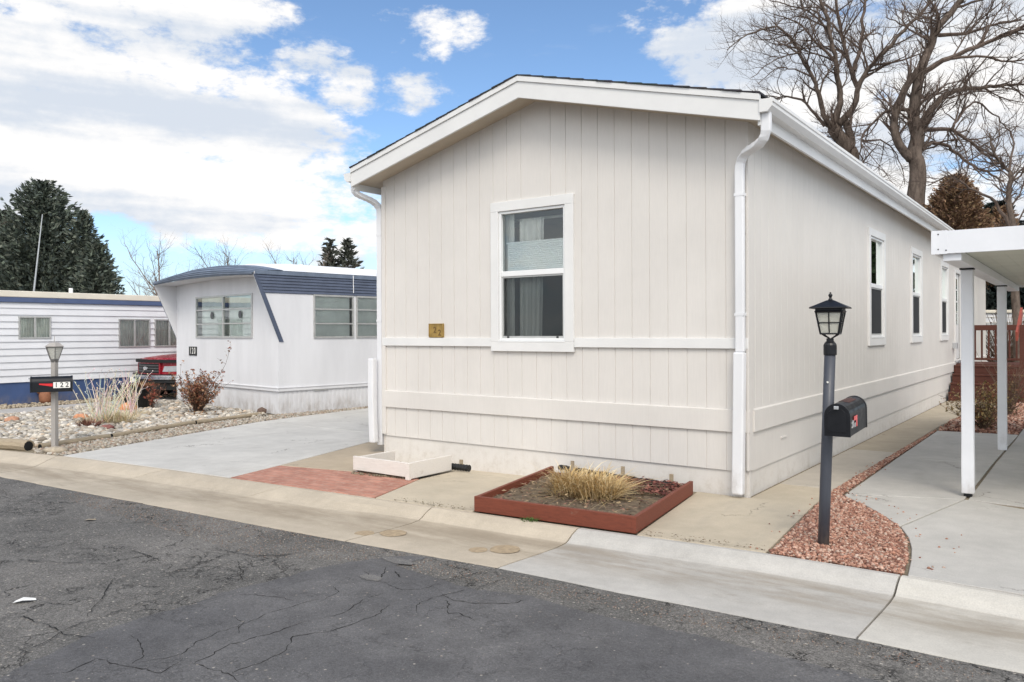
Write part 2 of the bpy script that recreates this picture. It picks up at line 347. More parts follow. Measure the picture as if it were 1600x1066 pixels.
# ------------------------------------------------------------------ world, sun, camera
w=bpy.data.worlds.new('World'); S.world=w; w.use_nodes=True
def build_world():
    nt=w.node_tree; N=nt.nodes; L=nt.links; bg=N['Background']
    m=NM.__new__(NM); m.nt=nt
    tc=N.new('ShaderNodeTexCoord').outputs['Generated']; m.tc=tc
    sky=N.new('ShaderNodeTexSky'); sky.sky_type='NISHITA'; sky.sun_disc=False; sky.sun_elevation=SUN_EL; sky.sun_rotation=SUN_ROT; sky.altitude=1600; sky.air_density=1.0; sky.dust_density=.6; sky.ozone_density=1.6
    x,y,z=m.sep(tc)
    az=m.math('ARCTAN2',x,y); el=m.math('ARCSINE',z)
    # puffy noise on the dome, flattened vertically the way cloud banks look from below
    comb=N.new('ShaderNodeCombineXYZ'); L.new(az,comb.inputs[0]); L.new(m.math('MULTIPLY',el,1.9),comb.inputs[1])
    fb=m.noise(5.2,9,.6,comb.outputs[0],dist=.25); fb2=m.noise(19,8,.66,m.map(loc=(3,2,0),vec=comb.outputs[0]))
    fb=m.math('ADD',m.math('MULTIPLY',fb,.62),m.math('MULTIPLY',fb2,.38))
    # visible cloud banks, then unseen ones added for lighting: azimuth, elevation, half widths (degrees), weight
    banks=[(-31,15,13,5.0,.46),(-22,12,10,5.6,.46),(-17,9.0,8,3.2,.42),(-34,11,13,4.6,.44),(-11.5,7.6,5,2.8,.36),(-29,21.5,12,3.2,.42),(-22,22,5.,2.6,.30),
           (-13.8,18.3,3.0,1.6,.29),(-11.6,16.9,2.4,1.9,.29),(-5.5,20.5,3.6,1.7,.275),(-6.7,16.8,3.,1.5,.25),
           (29,17,13,8,.46),(21,20,8,4.5,.40),(36,8,14,7,.42),(13.5,19,4,2.5,.30),(10,21.5,3,1.6,.28),
           (60,30,22,16,.42),(-75,25,26,16,.42),(120,38,40,30,.46),(-120,40,40,30,.46),(180,40,45,32,.5),(-178,40,45,32,.5),(-179,12,60,12,.4),(100,10,40,10,.4),(-100,10,30,10,.4)]  # out of view beside and behind the camera, added for soft neutral light
    field=None
    for a,e,ra,re,wt in banks:
        dx=m.math('MULTIPLY',m.math('SUBTRACT',az,rad(a)),1/rad(ra)); dy=m.math('MULTIPLY',m.math('SUBTRACT',el,rad(e)),1/rad(re))
        q=m.math('ADD',m.math('MULTIPLY',dx,dx),m.math('MULTIPLY',dy,dy))
        g=m.math('MULTIPLY',m.ramp(q,2.1,.0),wt*2.2)
        field=g if field is None else m.math('MAXIMUM',field,g)
    con=m.math('MULTIPLY',m.math('SUBTRACT',fb,.5),3.6)
    mask=m.ramp(m.math('ADD',con,m.math('SUBTRACT',field,.42)),-.10,.34)
    wisp=m.math('MULTIPLY',m.ramp(m.noise(3.2,8,.65,m.map((1,2.2,1),loc=(5,1,0),vec=comb.outputs[0])),.56,.78),.30)
    mask=m.math('MAXIMUM',mask,wisp)
    # brighter tops, blue grey flat undersides in bands
    band=m.noise(3.0,4,.5,m.map((.6,2.9,1),loc=(1.3,.45,0),vec=comb.outputs[0]))
    tone=m.ramp(m.math('ADD',band,m.math('MULTIPLY',m.math('SUBTRACT',fb2,.5),.30)),.38,.60)
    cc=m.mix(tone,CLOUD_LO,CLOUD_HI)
    # clouds brightened towards the veiled sun, out of view, to lift the walls
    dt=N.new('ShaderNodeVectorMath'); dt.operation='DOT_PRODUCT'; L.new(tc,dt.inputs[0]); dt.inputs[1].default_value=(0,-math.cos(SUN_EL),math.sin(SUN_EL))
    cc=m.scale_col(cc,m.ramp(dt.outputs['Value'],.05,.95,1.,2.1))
    hz=m.math('MULTIPLY',m.ramp(el,rad(9),rad(0)),.75)
    skyc=m.mix(hz,m.mix(1.,sky.outputs[0],SKY_TINT,'MULTIPLY'),HAZE)
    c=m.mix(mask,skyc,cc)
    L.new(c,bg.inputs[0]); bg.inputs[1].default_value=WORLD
SUN_EL=rad(46); SUN_ROT=rad(180); WORLD=.12
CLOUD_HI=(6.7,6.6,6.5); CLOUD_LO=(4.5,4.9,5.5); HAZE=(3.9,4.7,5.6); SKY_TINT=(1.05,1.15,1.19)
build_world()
sun=bpy.data.lights.new('sun','SUN'); sun.energy=1.4; sun.angle=rad(22); sun.color=(1,.915,.80)
so=bpy.data.objects.new('sun',sun); col.objects.link(so); so.rotation_euler=Vector((0.05,-math.cos(SUN_EL),math.sin(SUN_EL))).to_track_quat('Z','Y').to_euler()
cam=bpy.data.cameras.new('camera'); cam.sensor_width=36; cam.lens=36*1237/1600; cam.shift_y=-13.5/1600; cam.clip_end=2000; cam.clip_start=.1
co=bpy.data.objects.new('camera',cam); col.objects.link(co); S.camera=co
co.matrix_world=Matrix.Translation((0,0,1.6))@Matrix.Rotation(rad(90),4,'X')@Matrix.Rotation(-.00424,4,'Z')
S.view_settings.view_transform='Standard'; S.view_settings.look='None'; S.view_settings.exposure=.39; S.view_settings.gamma=1
S.render.resolution_x=1024; S.render.resolution_y=682

# ------------------------------------------------------------------ ground, road, kerb, slabs (house frame coordinates)
def lerp_line(pts, a):
    if a<=pts[0][0]: p,q=pts[0],pts[1]
    elif a>=pts[-1][0]: p,q=pts[-2],pts[-1]
    else:
        for p,q in zip(pts,pts[1:]):
            if p[0]<=a<=q[0]: break
    return p[1]+(q[1]-p[1])*(a-p[0])/(q[0]-p[0])
KB=[(-70,-20),(-30,-7.6),(-18,-4.7),(-12,-3.3),(-9.57,-2.83),(-8.06,-2.55),(-6.5,-2.38),(-5,-2.26),(-2.88,-2.09),(-1.78,-2.01),(-.74,-1.94),(.78,-1.80),(1.67,-1.80),(2.34,-1.83),(60,-2.6)]
KE=[(-70,-21),(-30,-8.55),(-18,-5.6),(-12,-4.15),(-7.72,-3.54),(-5.11,-3.37),(-3.24,-3.24),(-2.01,-3.15),(-.73,-3.03),(.36,-2.98),(1.62,-2.93),(2.39,-2.91),(60,-3.7)]
ZE=-.075
g=MB()
xs=[-300,-70,-40,-30,-24,-18,-15,-12,-10,-8,-6.5,-5,-3,-1.8,-.7,.8,1.7,2.4,6,20,60,300]
def kerb_at(x): return lerp_line(KB,x)-.02 if abs(x)<=70 else lerp_line(KB,math.copysign(60,x))
for part,front in (([x for x in xs if x<=-5],None),([-5,-3,-1.9],.45),([-1.9]+[x for x in xs if x>=-1.8],None)):   # the ground falls a little towards the gable, under the apron
    row0=[(x,kerb_at(x) if front is None else front,-.014) for x in part]; row1=[(x,300,-.014) for x in part]
    n=len(part); g.add(row0+row1,[(i,i+1,n+i+1,n+i) for i in range(n-1)])
g.add([(-5.1,-2.5,-.17),(-1.8,-2.5,-.17),(-1.8,.6,-.17),(-5.1,.6,-.17)],[(0,1,2,3)])
tag(house_frame(g.build('ground',GROUND)),kind='structure')
g=MB(); n=len(xs); ra=[(x,lerp_line(KE,x)+.05 if abs(x)<=70 else lerp_line(KE,math.copysign(60,x)),ZE-.001) for x in xs]; rb=[(x,-300,ZE-.001) for x in xs]
g.add(rb+ra,[(i,i+1,n+i+1,n+i) for i in range(n-1)])
# a crumbled edge: the asphalt laps the gutter pan unevenly
CR=[[(-1.83,-5.79),(-1.85,-5.69),(-1.92,-5.54),(-2.02,-5.36),(-2.07,-5.16),(-2.11,-4.96),(-2.09,-4.8),(-2.06,-4.7),(-2.1,-4.51)],
[(-1.23,-5.38),(-1.17,-5.19),(-1.24,-5.05),(-1.28,-4.89),(-1.28,-4.71),(-1.29,-4.52),(-1.25,-4.3),(-1.24,-4.21)],
[(-1.01,-5.22),(-1.07,-4.97),(-1.03,-4.79),(-1.03,-4.67),(-1.01,-4.49)],[(-.75,-5.18),(-.74,-5.03),(-.78,-4.85),(-.88,-4.7),(-.82,-4.57)],
[(-1.01,-5.22),(-.86,-5.2),(-.73,-5.18),(-.64,-5.21)],[(-1.48,-5.73),(-1.42,-5.63),(-1.49,-5.48),(-1.26,-5.45),(-1.13,-5.39),(-1.03,-5.38),(-1.12,-5.22)],
[(-1.62,-5.21),(-1.43,-5.27),(-1.28,-5.33),(-1.25,-5.41)],[(-1.74,-4.45),(-1.58,-4.38),(-1.44,-4.33),(-1.35,-4.34)],[(-3.8,-4.95),(-3.55,-4.84),(-3.31,-4.7),(-3.26,-4.63)],
[(-5.09,-4.54),(-5.03,-4.35),(-5.08,-4.13),(-5.22,-3.95)],[(-3.33,-4.32),(-2.97,-4.32),(-2.84,-4.33)],[(-2.89,-3.9),(-2.63,-3.9),(-2.42,-3.86),(-2.24,-3.7),(-2.2,-3.52)],
[(-2.68,-4.25),(-2.56,-4.14),(-2.62,-3.97)],[(-2.39,-4.01),(-2.16,-4.12),(-2.06,-4.23),(-1.94,-4.26)],[(-2.52,-5.53),(-2.44,-5.43),(-2.23,-5.41),(-1.95,-5.41),(-1.75,-5.34)],
[(-1.17,-4.85),(-1.3,-4.74),(-1.43,-4.71)],[(-2.13,-5.21),(-2.72,-4.75)],[(-.79,-4.59),(-.75,-4.45),(-.75,-4.32),(-.76,-4.17),(-.82,-4.04)],[(-.97,-4.44),(-.95,-4.26),(-1.02,-4.05),(-1,-3.9)],
[(-1.19,-3.73),(-.93,-3.78),(-.86,-3.7),(-.84,-3.54)],[(-.58,-4.04),(-.68,-3.94),(-.7,-3.77),(-.66,-3.66),(-.62,-3.51),(-.56,-3.39),(-.54,-3.14)],[(-.69,-3.7),(-.55,-3.72),(-.38,-3.68),(-.23,-3.58),(-.18,-3.45)],
[(-.82,-3.47),(-.79,-3.26),(-.74,-3.05)],[(-.59,-3.77),(-.43,-3.93),(-.38,-3.9),(-.22,-3.94)],[(-1.21,-4.24),(-1.25,-4.03),(-1.39,-3.98)],[(-1.45,-3.65),(-1.23,-3.71),(-1.39,-3.49)],[(-1.27,-3.52),(-1.14,-3.59)]]
g.mi=1
def crack_strip(g,pl,z,w0):
    pts=[]
    for p,q in zip(pl,pl[1:]):
        k=max(2,int(math.dist(p,q)/.025))
        for i in range(k): t=i/k; pts.append((p[0]+(q[0]-p[0])*t,p[1]+(q[1]-p[1])*t))
    pts.append(pl[-1]); vs=[]; N=len(pts); j=[0,0]
    for i,p in enumerate(pts):
        j=[j[0]*.75+R.gauss(0,.006),j[1]*.75+R.gauss(0,.006)]
        q=pts[min(i+1,N-1)]; o=pts[max(i-1,0)]; d=Vector((q[0]-o[0],q[1]-o[1])).normalized()
        ww=w0*R.uniform(.15,1.25)*min(1,.3+5*min(i,N-1-i)/N)
        vs += [(p[0]+j[0]-d.y*ww,p[1]+j[1]+d.x*ww,z),(p[0]+j[0]+d.y*ww,p[1]+j[1]-d.x*ww,z)]
    g.add(vs,[(2*i,2*i+1,2*i+3,2*i+2) for i in range(N-1)])
for c in CR: crack_strip(g,c,ZE+.007,R.uniform(.0030,.0054))
tag(house_frame(g.build('road',[ASPH,CRACK])),kind='structure')
OV=[(-1.63,-5.87),(-1.72,-5.65),(-1.84,-5.29),(-1.85,-4.96),(-1.81,-4.7),(-1.87,-4.51),(-1.83,-4.32),(-1.8,-4.05),(-1.78,-3.76),(-1.64,-3.43),(-1.54,-3.24),(-1.3,-3.09),(-1.34,-3.24),(-1.37,-3.42),(-.86,-3.47),(-.54,-3.5),(-.22,-3.39),(.04,-3.42),(.32,-3.44),(.58,-3.42),(.95,-3.39),(1.39,-3.41),(1.72,-3.42),(1.84,-3.43),(4,-3.5),(30,-3.9),(30,-40),(-2.2,-40)]
pp=[]
for p,q in zip(OV,OV[1:]+OV[:1]):
    k=max(1,min(40,int(math.dist(p,q)/.04)))
    for i in range(k):
        t=i/k; J=.008 if math.dist(p,q)<1 else 0
        pp.append((p[0]+(q[0]-p[0])*t+R.gauss(0,J),p[1]+(q[1]-p[1])*t+R.gauss(0,J)))
g=MB(); g.prism(pp,ZE-.02,ZE+.006)
g.mi=1
for cx_,cy_,ra_,rb__ in ((-1.42,-3.33,.16,.055),(-1.30,-3.72,.10,.05)):
    vs=[(cx_+ra_*math.cos(a)*R.uniform(.8,1.15),cy_+rb__*math.sin(a)*R.uniform(.8,1.15),ZE+.0095) for a in [i*2*math.pi/26 for i in range(26)]]; g.add(vs,[tuple(range(26))])
tag(house_frame(g.build('road_patch',[ASPH2,asphalt('worn_asphalt',(.145,.14,.133),(.175,.168,.16),.1,0.,.6)])),kind='structure')

# kerb and gutter, slab by slab; tan old slabs to the left, newer pale ones to the right
TAN=(.485,.420,.330); PALE=(.50,.475,.425); PALE2=(.465,.445,.41)
g=MB()
jo=[(-70,-70),(-40,-40),(-26,-26),(-18,-18),(-14,-14),(-11.3,-11.3),(-8.3,-8.0),(-6.1,-6.9),(-4.1,-4.9),(-2.21,-2.18),(-.712,-.742),(1.655,1.63),(4.7,4.7),(7.8,7.8),(12,12),(60,60)]
for k,((b0,e0),(b1,e1)) in enumerate(zip(jo,jo[1:])):
    t0=TAN if b1<=-.6 else (PALE if k%2 else PALE2); v=R.uniform(.94,1.06); g.col=tuple(x*v for x in t0)
    gap=.007; m=max(2,int((b1-b0)/.5)+1); rows=[]
    for i in range(m+1):
        t=i/m; xb=b0+gap+(b1-b0-2*gap)*t; xe=e0+gap+(e1-e0-2*gap)*t
        yb=lerp_line(KB,xb); ye=lerp_line(KE,xe); rise=.17 if xb>-3 else .30
        pr=[(0,-.16),(0,-.012),(.012,0),(.06,.001),(.06+rise*.45,-.030),(.06+rise*.8,-.066),(.06+rise,-.080),(.06+rise+.12,-.088),(.06+rise+.35,-.085)]
        W=yb-ye; rw=[]
        for d,z in pr: s=d/W; rw.append((xb+(xe-xb)*s,yb-d,z))
        jit=R.gauss(0,.006)
        rw += [(xe,ye+.03,ZE+.004),(xe,ye+jit,ZE+.002),(xe,ye-.01+jit,ZE-.05)]
        rows += rw
    c=len(rows)//(m+1)
    fs=[(i*c+j,i*c+j+1,(i+1)*c+j+1,(i+1)*c+j) for i in range(m) for j in range(c-1)]
    fs += [tuple(range(c-1,-1,-1)), tuple(range(m*c,(m+1)*c))]
    g.add(rows,fs)
g.mi=1
for x,y,r1 in ((-2.255,-2.884,.085),(-2.058,-2.744,.115),(-1.158,-2.729,.075),(-1.0,-2.595,.12)):
    zz=-.0795; vs=[(x+r1*math.cos(a)*R.uniform(.93,1.05),y+r1*math.sin(a)*R.uniform(.93,1.05),zz+.0035) for a in [i*2*math.pi/22 for i in range(22)]]
    g.add(vs,[tuple(range(22))])
STAIN=paint('pan_stain',(.37,.285,.185),.85,.25,25)
tag(house_frame(g.build('kerb',[KERB,STAIN])),kind='structure')

def slabs(name, polys, mat=CONC, z=0., bev=.006):
    g=MB()
    for poly,c in polys: g.col=c; g.prism(poly,z-.1,z)
    o=house_frame(g.build(name,mat,bevel=bev)); return tag(o,kind='structure')
def kb(a,d=.012): return (a,lerp_line(KB,a)+d)
DRV=(.555,.538,.50)
slabs('driveway',[([kb(-8.28),kb(-7.2),kb(-6.2),kb(-5.08),(-5.3,-1.42),(-5.93,.67),(-6.06,1.4),(-9.53,1.4)],DRV),([(-9.535,1.415),(-6.065,1.415),(-6.2,5.2),(-9.9,5.2)],tuple(x*.97 for x in DRV)),([(-9.905,5.215),(-6.2,5.215),(-6.2,14),(-10.9,14)],DRV)])
slabs('drive_edge_strip',[([(-5.283,-1.41),(-4.22,-1.20),(-4.22,-.51),(-4.99,-.51),(-4.99,.5),(-5.9,.66)],(.43,.355,.26)),([(-5.91,.68),(-4.99,.52),(-4.99,13),(-6.19,13)],(.42,.37,.29))])
slabs('brick_pad',[([kb(-5.06),kb(-4.0),kb(-2.97),(-3.285,-1.11),(-4.19,-1.21),(-5.28,-1.43)],(1,1,1))],BRICK)
FT=(.495,.43,.33)
slabs('path',[([kb(-2.95),kb(-1.81),(-2.09,-.50),(-3.27,-.50),(-3.27,-1.1)],FT),([kb(-.235),kb(.755),(.60,.0),(.56,.865),(.015,.865),(.015,-.02),(-.52,-.02)],tuple(x*.99 for x in FT)),
  ([(.015,.878),(.555,.878),(.58,3.87),(.015,3.87)],(.47,.425,.36)),([(.015,3.885),(.58,3.885),(.60,6.6),(.63,8.9),(.015,8.9)],(.40,.345,.265)),([(.015,8.915),(.63,8.915),(.9,10.8),(1.35,12.95),(.015,12.95)],(.425,.37,.285))])
g=MB(); g.col=tuple(x*1.12 for x in FT)  # apron colour lightened to make up for the shade on its slope
fp=[(-4.98,-.5,.0),(-3.27,-.5,.0),(-2.09,-.498,.0),(-2.16,.03,-.062),(-3.3,.03,-.082),(-4.98,.03,-.105)]
g.add(fp+[(x,y,-.2) for x,y,z in fp],[(0,1,4,5),(1,2,3,4)]+[(i,6+i,6+(i+1)%6,(i+1)%6) for i in range(6)]); tag(house_frame(g.build('wall_apron',CONC)),kind='structure')
CP=(.475,.458,.425)
curve=[(1.645,-1.4),(1.59,-1.05),(1.52,-.75),(1.405,-.41)]
slabs('carport_pad',[([kb(1.69)]+curve+[(1.70,1.08),(2.2,.90),(8,.55),kb(8)],CP),
 ([(1.39,-.385),(1.22,-.08),(1.02,.24),(.84,.47),(.725,.60),(.715,.70),(1.685,1.07)],tuple(x*1.02 for x in CP)),
 ([(.715,.715),(1.685,1.085),(1.70,3.55),(.69,3.40)],tuple(x*.98 for x in CP)),([(.69,3.415),(1.70,3.565),(1.755,6.85),(.675,6.72)],CP),
 ([(1.72,1.095),(8,.57),(8,3.7),(1.73,3.60)],tuple(x*.93 for x in CP)),([(1.73,3.615),(8,3.715),(8,16),(1.80,16),(1.765,6.0)],tuple(x*.96 for x in CP))])
slabs('side_drive',[([(-16.15,-3.2),(-14.2,-2.9),(-14.75,-.3),(-15.1,1.0),(-15.1,16),(-16.3,16)],(.44,.42,.40))])

# ------------------------------------------------------------------ loose stones (uncountable): one object per bed
def inside(poly,x,y):
    r=False; n=len(poly)
    for i in range(n):
        (x1,y1),(x2,y2)=poly[i],poly[(i+1)%n]
        if (y1>y)!=(y2>y) and x<(x2-x1)*(y-y1)/(y2-y1)+x1: r=not r
    return r
def ico(sub):
    bm=bmesh.new(); bmesh.ops.create_icosphere(bm,subdivisions=sub,radius=1); bm.verts.ensure_lookup_table()
    v=np.array([x.co[:] for x in bm.verts]); f=np.array([[x.index for x in y.verts] for y in bm.faces]); bm.free(); return v,f
ICO1=ico(1); ICO2=ico(2)
def stones(name, poly, count, smin, smax, cols, z0, mat, tmpl, flat=.6, jag=.12, smooth=True, heap=0., label=None, cat=None, kind='stuff', excl=None):
    v,f=tmpl; xs=[p[0] for p in poly]; ys=[p[1] for p in poly]; P=[]
    while len(P)<count:
        x=R.uniform(min(xs),max(xs)); y=R.uniform(min(ys),max(ys))
        if inside(poly,x,y) and not (excl and excl(x,y)): P.append((x,y))
    P=np.array(P); n=len(P); k=len(v)
    s=smin+(smax-smin)*NR.rand(n)**2.; sh=np.stack([NR.uniform(.75,1.3,n),NR.uniform(.75,1.15,n),NR.uniform(.7,1.2,n)*flat],1)
    V0=v[None]*(1+NR.uniform(-jag,jag,(n,k,1)))*sh[:,None,:]*s[:,None,None]
    a=NR.uniform(0,2*math.pi,n); t=NR.normal(0,.28,n)
    ct,st=np.cos(t)[:,None],np.sin(t)[:,None]; y1=V0[...,1]*ct-V0[...,2]*st; z1=V0[...,1]*st+V0[...,2]*ct
    c,ss=np.cos(a)[:,None],np.sin(a)[:,None]
    X=V0[...,0]*c-y1*ss+P[:,0:1]; Y=V0[...,0]*ss+y1*c+P[:,1:2]; Z=z1+z0+(s*flat*.45)[:,None]+NR.uniform(0,heap,n)[:,None]
    co_=np.stack([X,Y,Z],2).reshape(-1,3); F=(f[None]+(np.arange(n)*k)[:,None,None]).reshape(-1,3)
    cc=np.array(cols)[NR.randint(0,len(cols),n)]*NR.uniform(.75,1.2,(n,1)); C=np.repeat(cc,k,0)
    o=house_frame(np_mesh(name,co_,F,mat,None,C,smooth)); return tag(o,label,cat,None,kind)
ROCKBED=[(-14.45,-3.0),(-12,-3.1),(-9.95,-2.52),(-9.35,-2.43),(-9.55,-1.4),(-10.05,.2),(-10.35,1.3),(-10.30,2.15),(-14.9,2.75),(-15.05,.8),(-14.7,-.2)]
greys=[(.52,.47,.39),(.44,.40,.34),(.58,.53,.45),(.36,.33,.28),(.50,.40,.30),(.62,.58,.52),(.40,.38,.35),(.30,.26,.21)]
stones('river_rocks',ROCKBED,9500,.022,.062,greys,-.012,STONE,ICO2,.64,.09,True,.04,'pale rounded river rocks filling the bed in front of the trailer','rocks')
PEABED=[(-9.35,-2.50),kb(-8.9,.05),kb(-8.3,.03),(-9.56,1.45),(-9.85,5.2),(-10.0,5.2),(-10.22,2.3),(-10.2,1.3),(-9.95,.2),(-9.45,-1.4),(-9.25,-2.3)]
stones('pea_gravel',PEABED,6500,.014,.034,[(.36,.31,.24),(.42,.37,.30),(.30,.26,.21),(.34,.25,.19),(.45,.42,.37)],-.014,STONE,ICO1,.7,.15,False,.015,'tan pea gravel strip between the log edging and the driveway','gravel')
stones('wall_gravel',[(-17.1,-3),(-16.2,-3),(-16.3,9),(-17.1,9)],2600,.02,.045,[(.40,.33,.24),(.44,.38,.29),(.33,.27,.2)],-.014,STONE,ICO1,.7,.15,False,.02,'tan gravel strip along the foot of the blue skirting','gravel')
RED=[(.38,.195,.135),(.45,.255,.185),(.28,.135,.095),(.52,.34,.26),(.41,.225,.16),(.20,.10,.075),(.48,.36,.29)]
LAVA=[kb(.785,.02)]+[kb(1.2,.02)]+[kb(1.655,.02),(1.62,-1.4),(1.565,-1.06),(1.49,-.74),(1.375,-.41),(1.2,-.1),(1.0,.22),(.82,.44),(.70,.58),(.685,.7),(.665,3.4),(.655,6.72),(.645,6.72),(.60,3.9),(.568,.9),(.60,.3),(.625,0)]
lava=stones('red_gravel',LAVA,15500,.008,.017,RED,-.014,CHIP,ICO1,.8,.3,False,.02,'red crushed lava gravel around the dark lamp post','gravel')
stones('red_gravel',[(.68,6.78),(1.74,6.9),(1.79,9.4),(2.1,12.0),(3.6,13.2),(3.6,14),(1.5,14),(1.4,12.95),(.95,10.8),(.66,8.8)],5200,.013,.03,RED,-.014,CHIP,ICO1,.8,.3,False,.03,'red lava gravel around the shrub by the deck steps','gravel')
g=MB(); g.col=(1,1,1)
o=g
# soil sheets under the gravel so no pale ground shows between chips
for nm,poly,c in (('gravel_base',LAVA,(.15,.065,.05)),('gravel_base',[(.68,6.78),(1.74,6.9),(1.79,9.4),(2.1,12.0),(3.6,13.2),(3.6,14),(1.5,14),(1.4,12.95),(.95,10.8),(.66,8.8)],(.16,.07,.055)),('rock_base',ROCKBED,(.17,.145,.12)),('rock_base',PEABED,(.26,.22,.17))):
    g=MB(); g.col=c; g.prism(poly,-.03,-.008); tag(house_frame(g.build(nm,vcol(nm,.95,.3,30,.4))),kind='structure')
# stray chips kicked on to the slabs
for k in range(1):
    stones('gravel_litter',[kb(.5,.02),kb(1.9,.02),(1.9,-.5),(1.55,.0),(.75,.9),(.8,3),(.5,3),(.5,.5)],120,.006,.013,RED,.0,CHIP,ICO1,.8,.3,False,0,'scattered red chips kicked from the gravel on to the concrete','gravel')
stones('road_grit',[(-6,-3.44),(-3.3,-3.24),(-1.5,-3.14),(2.3,-2.94),(2.3,-3.12),(-1.6,-3.45),(-2.4,-3.85),(-6,-3.7)],5200,.0015,.0055,[(.26,.21,.17),(.20,.165,.135),(.31,.27,.23),(.25,.165,.13)],ZE,CHIP,ICO1,.8,.3,False,0,'loose grit lying on the asphalt along the gutter edge','grit')
stones('planter_grit',[(-4.15,-1.26),(-3.36,-1.14),(-3.36,-1.19),(-4.15,-1.34)],90,.008,.02,[(.16,.13,.09),(.25,.2,.14)],0,CHIP,ICO1,.8,.3,False,0,'dark grit washed out under the white planter box','grit')

# ------------------------------------------------------------------ the beige house
HL=21.25; WID=4.945; MID=-WID/2; SL=.255; OV_=.235; FB=-.35
def ztop(a): return 4.258-SL*abs(a-MID)       # underside of the roof at the walls
house=thing('manufactured_home','beige single-wide home with low gable roof, white trim and tall sash windows','house',(NEAR[0],NEAR[1],0),HROT)
SP=.2051; GW=.010; GD=.0065
def grooved(x0,x1,z0,zt,y,holes=(),phase=-.225,gd=GD,gw=GW):
    """vertical grooved board in the x/z plane at depth y (outside is -y); holes = (x0,x1,z0,z1)"""
    cuts=set([x0,x1]); k=math.floor((x1-phase)/SP)
    gs=[]; x=phase+SP*k
    while x>x0+.02:
        if x<x1-.02: gs.append(x)
        x-=SP
    for h in holes: cuts.add(h[0]); cuts.add(h[1])
    if callable(zt) and x0<MID<x1: cuts.add(MID)
    ev=[(c,0) for c in cuts]
    for q in gs:
        if all(abs(q-c)>gw for c in cuts): ev += [(q-gw/2,0),(q-gw*.2,gd),(q+gw*.2,gd),(q+gw/2,0)]
    ev.sort(); Z=(lambda a:zt(a)) if callable(zt) else (lambda a:zt)
    g=MB()
    for (xa,da),(xb,db) in zip(ev,ev[1:]):
        if xb-xa<1e-6: continue
        m=(xa+xb)/2; segs=[(z0,None)]
        for h in holes:
            if h[0]<=m<=h[1]: segs=[(z0,h[2]),(h[3],None)]
        for lo,hi in segs:
            za=Z(xa) if hi is None else hi; zb=Z(xb) if hi is None else hi
            g.quad((xa,y+da,lo),(xb,y+db,lo),(xb,y+db,zb),(xa,y+da,za))
    return g
WIN=dict(x0=-3.115,w=1.155,z0=1.378,h=1.762)
hole=(WIN['x0']+.09,WIN['x0']+WIN['w']-.09,WIN['z0']+.1,WIN['z0']+WIN['h']-.1)
g=grooved(-WID,0,1.50,ztop,0,[(hole[0],hole[1],1.50,hole[3])]); 
g2=grooved(-WID,0,.82,1.50,.006,[(hole[0],hole[1],hole[2],1.50)]); g.add(g2.v,g2.f)
g2=grooved(-WID+.0,0,.24,.64,.004); g.add(g2.v,g2.f)
g.box(-WID,.0,.022,.05,-.15,.28)
wallo=g.build('gable_wall',SID,house)
g=MB(); g.box(-WID-.012,.012,-.022,.0,.620,.832); g.add([(-WID-.012,-.022,.832),(.012,-.022,.832),(.012,.004,.842),(-WID-.012,.004,.842)],[(0,1,2,3)])
g.box(-WID-.008,.008,-.004,.02,.262,.618) if 0 else None
g.build('belly_board',SID,house,bevel=.003)
for q0,q1 in ((-WID-.004,WIN['x0']-.004),(WIN['x0']+WIN['w']+.004,.004)):
    g=MB(); g.box(q0,q1,-.024,.002,1.432,1.535); g.build('belt_trim',TRIM,house,bevel=.003)
# side wall facing +x : built along x then turned 90 degrees (local x -> house y)
SW=[(5.03,1.155),(8.44,1.155),(11.94,1.155)]
side_holes=[(x+.09,x+w_-.09,1.478,3.04) for x,w_ in SW]+[(14.27,15.18,.9,3.0)]
g=grooved(0,HL,.82,3.628,0,side_holes,phase=.19,gd=.0035,gw=.008)
def turn(o): o.rotation_euler=(0,0,rad(90)); return o
turn(g.build('side_wall',SID,house))
g=MB(); g.box(.0,HL,.006,.03,.24,.64); g.box(0,HL,.022,.05,-.02,.28); turn(g.build('skirting',SID,house))
g=MB(); g.box(.10,HL,-.022,.0,.620,.832); g.add([(.10,-.022,.832),(HL,-.022,.832),(HL,.004,.845),(.10,.004,.845)],[(0,1,2,3)]); turn(g.build('belly_board',SID,house,bevel=.003))
g=MB(); g.box(-.02,.008,-.02,.105,.255,3.54); g.build('corner_trim',SID,house,bevel=.003)
g=MB(); g.box(-WID-.014,-WID+.05,-.02,.10,.26,3.54); g.build('corner_trim',SID,house,bevel=.003)
# left and rear walls, floor, partition (they close the rooms behind the windows)
g=MB(); g.quad((-WID,HL,0),(-WID,0.,0),(-WID,0.,3.55),(-WID,HL,3.55)); g.quad((0,HL,0),(-WID,HL,0),(-WID,HL,3.55),(0,HL,3.55)); g.add([(-WID,HL,3.55),(MID,HL,4.235),(0,HL,3.55)],[(2,1,0)]); g.build('rear_wall',SID,house)
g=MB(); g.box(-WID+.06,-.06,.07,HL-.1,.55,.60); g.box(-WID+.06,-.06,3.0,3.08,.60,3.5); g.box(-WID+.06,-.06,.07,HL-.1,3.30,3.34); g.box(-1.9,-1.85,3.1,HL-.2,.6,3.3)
g.build('interior',ROOM,house)
